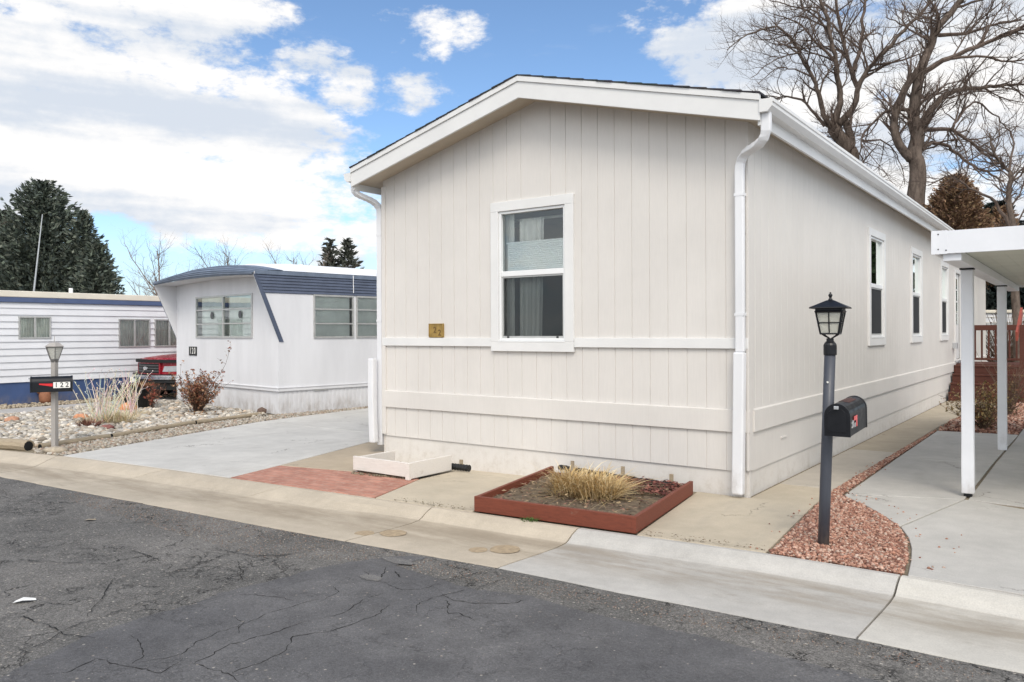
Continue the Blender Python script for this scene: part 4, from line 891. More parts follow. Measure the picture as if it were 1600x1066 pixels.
# front wall with window hole, side wall with window holes
wx0,wx1,wz0,wz1=-3.575,-1.0,1.507,2.43
sh=[(.79,1.77),(1.83,2.80),(5,6.2)]
g=MB()
def rects(g,fn,x0,x1,z0,z1,holes):
    cuts=sorted(set([x0,x1]+[h[0] for h in holes]+[h[1] for h in holes]))
    for xa,xb in zip(cuts,cuts[1:]):
        m=(xa+xb)/2; hh=[h for h in holes if h[0]<m<h[1]]
        for lo,hi in ([(z0,hh[0][2]),(hh[0][3],z1)] if hh else [(z0,z1)]): g.quad(fn(xa,lo),fn(xb,lo),fn(xb,hi),fn(xa,hi))
rects(g,lambda x,z:(x,0,z),-TW,0,.50,2.80,[(wx0,wx1,wz0,wz1)])
g.build('front_wall',T_WHITE,t120)
g=MB(); rects(g,lambda y,z:(0,y,z),0,TL,.50,2.4,[(a,b,1.50,2.39) for a,b in sh]); rects(g,lambda y,z:(-TW,TL-y,z),0,TL,.0,2.8,[]); g.quad((0,TL,0),(-TW,TL,0),(-TW,TL,2.8),(0,TL,2.8)); g.build('side_wall',T_WHITE,t120)
# skirt, belt rail
g=MB(); g.box(-TW+.02,-.02,.02,.05,0,.50); g.box(-.05,-.02,.05,TL,0,.50); 
y=.05
while y<TL: g.box(-.02,-.012,y,y+.05,0,.5); y+=.1
g.build('skirt',T_WHITE,t120)
g=MB(); g.box(-TW-.012,.014,-.018,.006,.455,.535); g.box(-.006,.02,.007,TL,.455,.535); g.box(-TW-.012,.014,-.03,-.0185,.515,.535); g.box(.0205,.032,-.03,TL,.515,.535); g.build('belt_rail',T_WHITE,t120,bevel=.004)
g=MB(); g.box(.0,.012,.80,1.12,.43,.452); g.build('vent_flap',ALU,t120)
# fins: the side skins run forward to the tip of the visor
for sx in (0,-TW):
    o_=-.0 if sx==0 else .0
    tri=[(-.52,2.73),(.0,1.488),(.0,2.80),(-.50,2.80)]
    g=MB(); th=.02 if sx==0 else -.02
    a=[(sx,y,z) for y,z in tri]; b=[(sx-th*1,y,z) for y,z in tri]
    g.add(a+b,[(0,1,2,3),(7,6,5,4)]+[(i,4+i,4+(i+1)%4,(i+1)%4) for i in range(4)]); fin=g.build('fin',T_WHITE,t120)
    g=MB(); e=.010 if sx==0 else -.010
    d=Vector((0,.52,-1.242)).normalized(); nn=Vector((0,d.z,-d.y))*-1
    p0=Vector((sx+e*.2,-.53,2.75)); p1=Vector((sx+e*.2,.02,1.43))
    w_=.095
    q=[p0,p1,p1+Vector((0,w_,0)),p0+Vector((0,w_,0))]; q2=[v+Vector((e,0,0)) for v in q]
    g.add(q+q2,[(0,1,2,3),(7,6,5,4)]+[(i,4+i,4+(i+1)%4,(i+1)%4) for i in range(4)]); g.build('fin_trim',T_BLUE,fin)
# roof shell and visor: arched across, nose swept up and back
def arc(a,lo,hi): s=(a+TW/2)/(TW/2+.0); return lo+(hi-lo)*(1-abs(s)**2.2)
g=MB(); nA=24; rows=[]
prof=[(-.53,0.,.0),(-.545,.05,.2),(-.50,.12,.45),(-.36,.17,.7),(-.12,.205,.9),(.12,.215,1.)]
for yb,dz,k in prof:
    for i in range(nA+1):
        a=-TW+TW*i/nA; s=abs((a+TW/2)/(TW/2)); crown=(1-s**2.0)
        rows.append((a,yb,2.725+.055*crown*1+dz*(.55+.0*crown)+crown*.17*k))
g.add(rows,[(r*(nA+1)+i,r*(nA+1)+i+1,(r+1)*(nA+1)+i+1,(r+1)*(nA+1)+i) for r in range(len(prof)-1) for i in range(nA)])
# lap ribs across the visor
vis=g.build('visor',T_VISOR,t120,smooth=True)
g=MB()
for f_,(yb,dz,k) in enumerate(((-.548,.035,.12),(-.547,.065,.26),(-.520,.10,.38),(-.46,.14,.55),(-.34,.178,.72),(-.2,.197,.84))):
    pts=[]
    for i in range(nA+1):
        a=-TW+TW*i/nA; s=abs((a+TW/2)/(TW/2)); crown=(1-s**2.0); pts.append((a,yb-.002,2.727+.055*crown+dz*.55+crown*.17*k))
    g.tube(pts,.010,5)
g.build('visor_rib',T_VISOR,vis)
g=MB(); vs=[]
for yb in (-.52,-.005):
    for i in range(nA+1):
        a=-TW+.02+(TW-.04)*i/nA; s=abs((a+TW/2)/(TW/2)); vs.append((a,yb,2.722+.055*(1-s*s)))
g.add(vs,[(i,nA+1+i,nA+2+i,i+1) for i in range(nA)]); g.build('visor_soffit',T_WHITE,vis)
g=MB(); rows=[]
for yb,cr in ((.10,.225),(.5,.29),(1.2,.33),(TL+.1,.33)):
    for i in range(nA+1):
        a=-TW-.01+(TW+.02)*i/nA; s=abs((a+TW/2)/(TW/2)); rows.append((a,yb,2.835+cr*(1-min(1,s)**2.)))
g.add(rows,[(r*(nA+1)+i,r*(nA+1)+i+1,r*(nA+1)+nA+2+i,r*(nA+1)+nA+1+i) for r in range(3) for i in range(nA)]); g.build('roof',T_ROOF,t120,smooth=True)
g=MB(); g.box(.012,.03,-.50,TL,2.745,2.825); g.box(-TW-.03,-TW-.012,-.50,TL,2.745,2.825); g.build('roof_edge',T_VISOR,t120,bevel=.004)
g=MB(); z=2.385
while z<2.74:
    y0=-.06-(z-2.385)*.44-.25; g.add([(.004,y0,z),(.004,TL,z),(.020,TL,z+.012),(.020,y0,z+.012),(.006,TL,z+.0585),(.006,y0,z+.0585)],[(0,1,2,3),(3,2,4,5)]); z+=.06
g.build('blue_band',T_BLUE,t120)
STK=paint('grey_sticker',(.09,.095,.10),.6,.1,5)
def alu_window(t,fn,x0,x1,z0,z1,nh,name='window',mull=None,back=None,ins=.03,half=None):
    """fn(x,d,z) maps wall coordinates (d out of the wall) to local space"""
    def bx(g,xa,xb,da,db,za,zb):
        vs=[fn(x,d,z) for z in (za,zb) for d in (da,db) for x in (xa,xb)]
        g.add(vs,[(0,2,3,1),(4,5,7,6),(0,1,5,4),(2,6,7,3),(1,3,7,5),(0,4,6,2)])
    f=.035; g=MB(); bx(g,x0,x1,-.02,.025,z0,z0+f); bx(g,x0,x1,-.02,.025,z1-f,z1); bx(g,x0,x0+f,-.02,.024,z0+f,z1-f); bx(g,x1-f,x1,-.02,.024,z0+f,z1-f)
    cells=[(x0+f,x1-f)]
    for mx in (mull or []):
        bx(g,mx-.022,mx+.022,-.02,.023,z0+f,z1-f)
        last=cells.pop(); cells += [(last[0],mx-.022),(mx+.022,last[1])]
    for i in range(1,nh+1):
        zz=z0+(z1-z0)*i/(nh+1)
        for a,b in cells: bx(g,a,b,-.012,.018,zz-.013,zz+.013)
    wo=g.build(name,ALU,t)
    for a,b in cells:
        g=MB(); q=[fn(a,0,z0+f),fn(b,0,z0+f),fn(b,0,z1-f),fn(a,0,z1-f)]; g.quad(*q); g.build('pane',GLASS,wo)
    return wo,cells
fnF=lambda x,d,z:(x,-d,z); fnS=lambda x,d,z:(d,x,z)
wo,cells=alu_window(t120,fnF,wx0,wx1,wz0,wz1,2,mull=[-2.27])
for a,b in cells:
    g=MB(); g.quad((a+.20,.03,1.5),(b-.0,.03,1.5),(b-.0,.03,2.42),(a+.20,.03,2.42)); g.build('shade',SHADE,wo)
    g=MB(); m=(a+b)/2+.12; g.lathe([(.0,0),(.065,0),(.065,.006),(0,.006)],18,(0,0,0)); o=g.build('round_sticker',STK,wo); o.rotation_euler=(rad(90),0,0); o.location=(m,-.008,2.0); o.scale=(1,1.25,1)
    g=MB(); n=24; vs=[]
    for i in range(n+1): 
        for z in (1.45,2.45): vs.append((a-.02+.30*i/n,.12+.015*math.sin(i*1.1),z))
    g.add(vs,[(2*i,2*i+2,2*i+3,2*i+1) for i in range(n)]); g.build('curtain',DRAPE,wo)
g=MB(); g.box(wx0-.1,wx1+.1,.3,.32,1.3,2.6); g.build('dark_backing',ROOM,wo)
for a,b in sh:
    wo,cells=alu_window(t120,fnS,a,b,1.50,2.39,2)
    g=MB(); g.quad((-.03,a+.03,1.5),(-.03,b-.08,1.5),(-.03,b-.08,2.4),(-.03,a+.03,2.4)); g.build('shade',SHADE,wo)
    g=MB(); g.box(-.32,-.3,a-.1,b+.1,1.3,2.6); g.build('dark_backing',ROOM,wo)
g=MB(); g.box(-3.94,-3.55,-.014,0.,1.105,1.305); g.box(-3.94,-3.55,-.018,-.0145,1.105,1.117); g.box(-3.94,-3.55,-.018,-.0145,1.293,1.305); npq=g.build('number_plaque',INK,t120)
for k,ch in enumerate('120'): text_mesh('digit',ch,.20,PLATEW,npq,(-3.855+.11*k,-.0165,1.205),(rad(90),0,0),.001,.72)
g=MB(); g.tube([(.03,1.75,2.82),(.035,1.75,2.45)],[.008,.008],6); g.build('cable_pipe',T_ROOF,t120)
g=MB(); g.tube([(-1.6,1.5,3.0),(-1.6,1.5,3.14)],[.04,.04],10); g.build('roof_vent',T_ROOF,t120)

# ------------------------------------------------------------------ left lap-sided trailer
lt=thing('mobile_home','long white lap-sided trailer with blue skirting and blue roof stripe','trailer',wor(-17.2,0)+(0,),HROT)
Y0,Y1=-2.4,13.; lw=3.8
g=MB(); z=.503
wins=[(.46,1.165,1.50,2.02),(2.775,3.605,1.262,1.988),(3.725,4.555,1.262,1.988),(8,9.4,1.3,2.0)]
lapfn=lambda off:(lambda y,z:(off,y,z))
while z<2.33:
    z1=min(z+.155,2.335); zs=sorted(set([z,z1]))
    cuts=sorted(set([Y0,Y1]+[w_[0] for w_ in wins]+[w_[1] for w_ in wins]))
    for ya,yb in zip(cuts,cuts[1:]):
        m=(ya+yb)/2; hw=[w_ for w_ in wins if w_[0]<m<w_[1]]
        parts=[(z,z1)]
        if hw:
            h=hw[0]; parts=[]
            if z<h[2]: parts.append((z,min(z1,h[2])))
            if z1>h[3]: parts.append((max(z,h[3]),z1))
        X=lambda q:.026*(z1-q)/(.155)
        for lo,hi in parts: g.add([(X(lo),ya,lo),(X(lo),yb,lo),(X(hi),yb,hi),(X(hi),ya,hi)],[(0,1,2,3)]); 
        for lo,hi in parts:
            if lo==z: g.add([(0,ya,lo),(X(lo),ya,lo),(X(lo),yb,lo),(0,yb,lo)],[(3,2,1,0)])
    z+=.155
g.quad((0,Y0,0),(-lw,Y0,0),(-lw,Y0,2.5),(0,Y0,2.5)); g.quad((-lw,Y0,0),(-lw,Y1,0),(-lw,Y1,2.5),(-lw,Y0,2.5)); g.quad((0,Y1,0),(-lw,Y1,0),(-lw,Y1,2.5),(0,Y1,2.5))
g.build('wall',T_WHITE2,lt)
g=MB(); g.box(-.02,-.004,Y0,Y1,.0,.50); g.build('skirt',T_NAVY,lt)
g=MB(); g.box(0,.05,Y0-.03,Y1,2.338,2.452); g.build('stripe',T_STRIPE,lt,bevel=.006)
g=MB(); g.box(-lw-.04,.06,Y0-.05,Y1+.04,2.454,2.60); g.build('roof',T_CREAM,lt,bevel=.015)
fnL=lambda x,d,z:(d+.01,x,z)
for i,(a,b,z0,z1) in enumerate(wins):
    wo,cells=alu_window(lt,fnL,a,b,z0,z1,0,mull=[(a+b)/2])
    for j,(p,q) in enumerate(cells):
        g=MB(); n=30; vs=[]
        for k in range(n+1):
            for zz in (z0,z1): vs.append((-.025+.018*math.sin(k*1.05+j),p+(q-p)*k/n,zz))
        g.add(vs,[(2*k,2*k+2,2*k+3,2*k+1) for k in range(n)]); g.build('curtain',DRAPE,wo)
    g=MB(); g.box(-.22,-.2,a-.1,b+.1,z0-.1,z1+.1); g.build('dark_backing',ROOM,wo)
g=MB(); g.tube([(-.35,1.79,2.58),(-.35,1.79,2.73)],[.045,.045],10); g.build('vent_pipe',T_ROOF,lt)
an=thing('antenna_mast','thin white antenna mast rising behind the lap-sided trailer','antenna',(-14.62,24,0))
g=MB(); g.tube([(0,0,0),(.13,0,2.9),(.40,0,5.24)],[.03,.026,.012],6); g.build('mast',GALV,an)
g=MB(); g.tube([(-.1,0,.5),(.1,0,.5)],[.04,.04],6); g.box(-.15,.15,-.15,.15,0,.06); g.build('base',GALV,an)

# ------------------------------------------------------------------ red pickup, nose towards the street (local -y)
pk=thing('pickup_truck','red pickup truck with chrome bumper parked between the two trailers','pickup',wor(-15.95,2.80)+(0,),HROT)
HWd=.97
def bow(x,k=.34): return k*(abs(x)/HWd)**2.2
def bowpiece(x0,x1,z0,z1,d0=0.,d1=.12,k=.34,n=10,zs=0.):
    """curved slab following the bowed nose; d0 = how far behind the bow its face lies"""
    g=MB(); vs=[]
    for i in range(n+1):
        x=x0+(x1-x0)*i/n; y=bow(x,k)
        vs += [(x,y+d0,z0),(x,y+d0+zs,z1),(x,y+d1,z1),(x,y+d1,z0)]
    fs=[(4*i+j,4*i+4+j,4*i+4+(j+1)%4,4*i+(j+1)%4) for i in range(n) for j in range(4)]+[(0,1,2,3),(4*n+3,4*n+2,4*n+1,4*n)]
    g.add(vs,fs); return g
body=MB()
b=bowpiece(-HWd,HWd,.60,.93,.05,.4); body.add(b.v,b.f)
# hood, fenders, cab lower, bed
hs=[]; n=10
for yb,zc,ze in ((.0,.95,.90),(.15,1.02,.96),(.6,1.07,1.0),(1.35,1.12,1.04)):
    for i in range(n+1):
        x=-HWd+2*HWd*i/n; hs.append((x,yb+bow(x)*(1-yb/1.6)+.04,ze+(zc-ze)*(1-(abs(x)/HWd)**3)))
body.add(hs,[(r*(n+1)+i,r*(n+1)+i+1,(r+1)*(n+1)+i+1,(r+1)*(n+1)+i) for r in range(3) for i in range(n)])
body.box(-HWd,-HWd+.05,.40,5.3,.45,.98); body.box(HWd-.05,HWd,.40,5.3,.45,.98); body.box(-HWd+.05,HWd-.05,1.35,3.2,.45,1.04); body.box(-HWd+.05,HWd-.05,5.25,5.3,.5,1.0); body.box(-HWd+.06,HWd-.06,3.2,5.25,.6,.68)
body.add([(-.86,1.95,1.72),(.86,1.95,1.72),(.86,3.1,1.72),(-.86,3.1,1.72),(-.92,1.38,1.06),(.92,1.38,1.06),(.92,3.2,1.02),(-.92,3.2,1.02)],[(0,1,2,3),(0,3,7,4),(1,5,6,2),(2,6,7,3)])
body.build('body',CARRED,pk,smooth=False)
g=MB(); g.quad((-.84,1.45,1.12),(.84,1.45,1.12),(.80,1.93,1.68),(-.80,1.93,1.68)); g.build('windscreen',glass('car_glass',(.2,.22,.22),.6),pk)
g=bowpiece(-.93,.93,.905,.975,-.035,.10,.34,14,.0); g.build('hood_deflector',TYRE,pk)
gr=bowpiece(-.47,.47,.64,.875,.015,.06).build('grille',BLACKP,pk)
for zz in (.70,.765,.83): bowpiece(-.455,.455,zz-.009,zz+.009,.004,.02).build('grille_bar',paint('grille_grey',(.10,.10,.105),.4,.1,9) if zz<.71 else bpy.data.materials['grille_grey'],gr)
g=MB(); g.lathe([(0,0),(.10,0),(.095,.012),(0,.014)],18); o=g.build('emblem',CHROME,gr); o.rotation_euler=(rad(90),0,0); o.location=(0,.0,.765); o.scale=(1,.42,1)
for (xa,xb,za,zb) in ((-.50,.50,.875,.90),(-.50,.50,.61,.64),(-.50,-.47,.64,.875),(.47,.50,.64,.875)): bowpiece(xa,xb,za,zb,.0,.05).build('grille_surround',CARRED,gr)
for s in (-1,1):
    g=MB(); xs_=[.56,.66,.78,.90,.955]; vs=[]
    for x in xs_: vs += [(s*(x-.03),bow(x)+.025,.685+.02*(x-.56)),(s*(x+.02),bow(x)+.045,.815+.04*(x-.56))]
    g.add(vs,[(2*i,2*i+2,2*i+3,2*i+1) if s>0 else (2*i+1,2*i+3,2*i+2,2*i) for i in range(4)]); g.build('headlight',HEADL,pk)
bowpiece(-1.0,1.0,.50,.60,-.10,.05,.30,16).build('bumper',CHROME,pk,bevel=.012)
bowpiece(-.98,.98,.41,.495,-.06,.05,.30,16).build('valance',BLACKP,pk,bevel=.02)
bowpiece(-1.0,1.0,.602,.625,-.09,.05,.30,16).build('bumper_pad',BLACKP,pk)
bowpiece(-.75,.92,.25,.408,.0,.12,.30,12).build('air_dam',TYRE,pk)
g=MB(); g.box(-.75,-.45,.005,.012,.40,.53); g.build('licence_plate',PLATEW,pk)
for s in (-1,1):
    for y in (.86,4.3):
        g=MB(); n=20; prof=[(.20,-.11),(.34,-.12),(.375,-.09),(.375,.09),(.34,.12),(.20,.11)]; vs=[]
        for r_,xo in prof:
            for j in range(n): a=2*math.pi*j/n; vs.append((s*.83+xo,y+r_*math.cos(a),.37+r_*math.sin(a)))
        g.add(vs,[(i*n+j,i*n+(j+1)%n,((i+1)%6)*n+(j+1)%n,((i+1)%6)*n+j) for i in range(6) for j in range(n)]); wh=g.build('wheel',TYRE,pk,smooth=True)
        g=MB(); vs=[(s*.83+xo,y+.205*math.cos(2*math.pi*j/n),.37+.205*math.sin(2*math.pi*j/n)) for xo in (-.05,.05) for j in range(n)]; g.add(vs,[tuple(range(n)),tuple(range(2*n-1,n-1,-1))]+[(j,n+j,n+(j+1)%n,(j+1)%n) for j in range(n)]); g.build('rim',GALV,wh)
g=MB(); g.box(-.8,.8,.5,5.0,.34,.44); g.build('chassis',BLACKP,pk)

# ------------------------------------------------------------------ garden things on the left
def log(p,q,r,label,zc=.03):
    P,Q=Vector(p),Vector(q); L_=(Q-P).length; t=thing('edging_log',label,'log',(p[0],p[1],0),math.atan2(Q.y-P.y,Q.x-P.x),'log edging of the rock bed')
    g=MB(); n=max(6,int(L_/.25)); g.tube([(L_*i/n,R.gauss(0,.006),zc+R.gauss(0,.004)) for i in range(n+1)],[r*R.uniform(.93,1.07) for _ in range(n+1)],10); g.build('trunk',LOG,t)
    g=MB(); g.tube([(-.004,0,zc),(-.002,0,zc)],[r*.8,r*.8],10); g.build('cut_end',BLACKP,t)
log(wor(-9.20,-2.47),wor(-9.52,-1.35),.046,'pale log edging behind the grey lamp post foot'); log(wor(-9.53,-1.30),wor(-10.12,.45),.043,'middle pale log edging along the pea gravel strip'); log(wor(-10.13,.50),wor(-10.40,2.12),.042,'far pale log edging ending at the trailer corner')
log(wor(-9.25,-2.60),wor(-11.6,-3.18),.085,'thick dark-ended log lying along the kerb at the left edge',.05)
def stone_thing(name,label,cat,loc_,r,c,flat=.7,rz=0):
    v,f=ICO2; vv=v*np.array([1.15,.9,flat])*r*(1+NR.uniform(-.12,.12,(len(v),1))); vv[:,2]+=r*flat*.7
    o=np_mesh(name,vv,f,STONE,None,np.tile(np.array(c),(len(v),1)),True); o.location=loc_; o.rotation_euler=(0,0,rz); return tag(o,label,cat)
stone_thing('orange_stone','large bright orange stone in the rock bed beside the black pot','stone',(-7.86,16.2,0),.17,(.62,.24,.09))
stone_thing('orange_stone','pale orange stone left of the dry white stalks','stone',(-7.95,14.6,0),.12,(.58,.27,.15))
stone_thing('orange_stone','small orange stone between the dry stalks and the log','stone',(-7.28,14.75,0),.075,(.55,.24,.13))
stone_thing('orange_stone','dull orange stone at the left edge of the rock bed','stone',(-9.0,14.25,0),.11,(.46,.25,.16))
stone_thing('red_stone','flat dark red stone against the log edging','stone',(-6.77,13.2,0),.11,(.24,.10,.085),.5)
stone_thing('blue_stone','small blue grey stone among the dry stalks','stone',(-7.45,14.6,0),.09,(.14,.18,.23))
stone_thing('brown_stone','round brown stone beside the corner of trailer 120','stone',(-4.98,15.75,0),.085,(.14,.095,.075),.9)
stone_thing('flat_stone','flat tan stone at the foot of the grey lamp post','stone',(-6.18,10.72,0),.14,(.40,.34,.26),.35)
pot=thing('plant_pot','black plastic pot of dead plants in front of the blue skirting','pot',(-7.98,16.85,0))
g=MB(); g.lathe([(.24,0),(.32,.42),(.345,.43),(.345,.49),(.315,.49),(.30,.42),(.0,.42)],20); g.build('pot',BLACKP,pot,smooth=False)
v_,f_,c_=blades([(0,0,.28)],360,.10,.24,.26,.022,[(.22,.10,.05),(.32,.19,.09),(.15,.07,.04)],11); v_[:,2]+=.40; np_mesh('dead_plant',v_,f_,DRY,pot,c_)
tp=thing('garden_ornament','small terracotta figure against the blue skirting','ornament',wor(-17.0,.96)+(0,))
g=MB(); g.lathe([(.10,0),(.13,.06),(.14,.18),(.10,.27),(.07,.30),(.09,.36),(.075,.44),(.03,.48),(0,.485)],14); g.build('body',TERRA,tp,smooth=True)
g=MB(); g.tube([(-.13,0,.22),(-.19,-.03,.28),(-.12,-.05,.33)],[.03,.03,.02],8); g.tube([(.13,0,.22),(.2,-.03,.3),(.13,-.05,.36)],[.03,.03,.02],8); g.build('handle',TERRA,tp,smooth=True)

def stalks(t,n,hmin,hmax,spread,r,cols,seed,mat=DRY,branch=.4,leaf=None):
    rr=random.Random(seed); g=MB()
    for i in range(n):
        a=rr.uniform(0,6.28); d=spread*rr.uniform(.2,1); h=rr.uniform(hmin,hmax); g.col=tuple(x*rr.uniform(.8,1.15) for x in rr.choice(cols)); b=(rr.gauss(0,spread*.25),rr.gauss(0,spread*.25),0)
        pts=[]; k=6; wob=rr.gauss(0,.04)
        for j in range(k+1): u=j/k; pts.append((b[0]+math.cos(a)*d*u**1.3+wob*math.sin(u*5)*.4,b[1]+math.sin(a)*d*u**1.3,h*u))
        g.tube(pts,[r*(1-.6*j/k) for j in range(k+1)],4)
        for j in range(2,k+1):
            if rr.random()<branch:
                p=Vector(pts[j]); q=p+Vector((rr.gauss(0,.06),rr.gauss(0,.06),rr.uniform(.02,.10))); g.tube([p,q],[r*.5,r*.3],3); g.lathe([(0,0),(r*1.6,r*1.5),(0,r*3.2)],4,tuple(q),cap=False)
    return g
pl=thing('dry_perennial','tall bleached dry stalks leaning in the rock bed near the mailbox','plant',(-7.25,14.0,0))
stalks(pl,44,.50,.92,.46,.0085,[(.74,.66,.53),(.80,.74,.64),(.66,.55,.42)],21).build('stalks',DRY,pl)
v_,f_,c_=blades([(0,0,.28),(.3,.1,.2)],620,.08,.30,.34,.014,[(.66,.56,.36),(.74,.66,.48),(.56,.45,.27)],22,.5); np_mesh('basal_leaves',v_,f_,DRY,pl,c_)
v_,f_,c_=blades([(.05,-.55,.16)],200,.05,.22,.16,.02,[(.20,.085,.06),(.26,.13,.09),(.15,.06,.05)],23,.5); np_mesh('red_leaves',v_,f_,DRY,pl,c_)
pl=thing('dry_perennial','bleached dry stalks in front of the black plant pot','plant',(-7.35,15.2,0))
stalks(pl,24,.45,.90,.32,.0085,[(.72,.63,.52),(.80,.73,.62)],24).build('stalks',DRY,pl)
v_,f_,c_=blades([(0,0,.25)],220,.06,.22,.28,.012,[(.55,.45,.28),(.6,.52,.36)],25,.5); np_mesh('basal_leaves',v_,f_,DRY,pl,c_)
lowb=thing('low_shrub','low reddish brown dead shrub behind the dry stalks','shrub',(-8.35,17.6,0))
def bush(t,seed,n,hmin,hmax,spread,leafn,leafs,lcols,stem=.006,wild=None,scol=(.11,.07,.05),lo=.25,nm=('stems','leaves')):
    rr=random.Random(seed); g=MB(); vs=[];fs=[];cs=[]
    g.col=scol; L_=[]
    for i in range(n):
        a=rr.uniform(0,6.28); h=rr.uniform(hmin,hmax); d=spread*rr.uniform(.1,1)
        if wild and i<len(wild): pts=[Vector(p) for p in wild[i]]
        else: pts=[Vector((math.cos(a)*d*(u**1.2)+rr.gauss(0,.02),math.sin(a)*d*(u**1.2)+rr.gauss(0,.02),h*u)) for u in [j/5 for j in range(6)]]
        g.tube(pts,[stem*(1-.7*j/(len(pts)-1)) for j in range(len(pts))],4); L_.append(pts)
        for j in range(2,len(pts)):
            p=pts[j]; q=p+Vector((rr.gauss(0,.07),rr.gauss(0,.07),rr.uniform(.02,.13))); g.tube([p,q],[stem*.5,stem*.25],3); L_.append([p,q])
    k=0
    for i in range(leafn):
        pts=rr.choice(L_); s=rr.random()**.7*(len(pts)-1); s=max(s,lo*(len(pts)-1)); j=min(int(s),len(pts)-2); p=pts[j].lerp(pts[j+1],s-j)+Vector((rr.gauss(0,.025),rr.gauss(0,.025),rr.gauss(0,.02)))
        q=Quaternion((rr.uniform(-1,1),rr.uniform(-1,1),rr.uniform(-1,1)),rr.uniform(0,3)); z=leafs*rr.uniform(.5,1.3); c=rr.choice(lcols); u=rr.uniform(.65,1.3)
        for o in ((-z,0,0),(0,-z*.55,0),(z,0,0),(0,z*.55,0)): vs.append(tuple(p+q@Vector(o)))
        cs += [tuple(x*u for x in c)]*4; fs.append((4*k,4*k+1,4*k+2,4*k+3)); k+=1
    g.build(nm[0],DRY,t); 
    if leafn: np_mesh(nm[1],np.array(vs),np.array(fs),DRY,t,np.array(cs))
bush(lowb,31,60,.15,.38,.7,900,.03,[(.16,.07,.05),(.22,.11,.08),(.12,.05,.04)])
b1=thing('shrub','rust brown dried shrub with one long arching stem before trailer 120','shrub',(-6.25,15.75,0))
bush(b1,32,95,.35,.80,.62,2600,.028,[(.27,.10,.06),(.19,.075,.05),(.36,.18,.10),(.14,.09,.055),(.42,.24,.14)],.006,[[(0,0,0),(.1,-.02,.3),(.25,-.03,.55),(.45,-.04,.78),(.57,-.05,1.0),(.63,-.05,1.2),(.66,-.05,1.36)],[(0,0,0),(.2,0,.3),(.45,0,.5),(.62,0,.62)],[(-.1,0,0),(-.3,0,.4),(-.36,0,.72),(-.34,0,.95)]],lo=.05)
v_,f_,c_=blades([(0,-.2,.5)],300,.02,.09,.25,.03,[(.42,.22,.08),(.32,.15,.06)],33); np_mesh('fallen_leaves',v_,f_,DRY,b1,c_)
b2=thing('shrub','thin red leaved shrub behind the corner of trailer 120 by the pickup','shrub',(-7.55,16.6,0))
bush(b2,34,14,.3,.62,.14,200,.03,[(.24,.07,.05),(.3,.13,.08)],.006)
b3=thing('shrub','sparse brown twiggy shrub in red gravel between the carport posts','shrub',(7.62,12.8,0))
bush(b3,35,95,.22,.70,.66,2400,.024,[(.32,.22,.09),(.40,.28,.12),(.22,.17,.08),(.48,.37,.20),(.36,.16,.08)],.006,scol=(.17,.115,.08),lo=.1)
b4_=thing('shrub','leafless brown shrub behind the carport post at the deck steps','shrub',(9.35,14.9,0))
bush(b4_,36,40,.5,1.15,.6,160,.024,[(.2,.13,.07)],.008,scol=(.14,.095,.07))

# ------------------------------------------------------------------ behind the deck
wt=thing('mobile_home','distant white trailer behind the deck railing','trailer',(20.5,30.0,0),rad(-8))
g=MB(); g.box(-6,8,0,5,0,2.25); z=.3
g.build('wall',T_WHITE2,wt); g=MB(); g.box(-6.1,8.1,-.08,5.1,2.26,2.38); g.build('roof',T_CREAM,wt,bevel=.02)
g=MB()
z=.3
while z<2.2: g.box(-6,8,-.018,-.001,z,z+.012); z+=.2
g.build('lap_line',T_CREAM,wt)
g=MB(); g.box(-2.6,-1.4,-.03,-.002,1.1,1.9); g.build('window',ALU,wt)
fe=thing('fence','dark brown board fence panel at the right edge behind the deck','fence',(18.9,27.5,0),rad(-20))
for i in range(16):
    g=MB(); g.box(i*.15,i*.15+.138,0,.02,0,2.2+R.uniform(-.02,.02)); g.build('board',paint('fence_brown',(.12,.085,.06),.8,.3,6) if i==0 else bpy.data.materials['fence_brown'],fe)
g=MB(); g.box(0,2.4,.021,.06,.5,.6); g.box(0,2.4,.021,.06,1.7,1.8); g.build('rail',bpy.data.materials['fence_brown'],fe)
b5=thing('shrub','tall leafless shrub in front of the distant white trailer','shrub',(17.0,27.3,0))
bush(b5,37,120,1.0,2.3,1.5,500,.05,[(.15,.1,.07),(.2,.14,.1)],.02,scol=(.12,.08,.06))

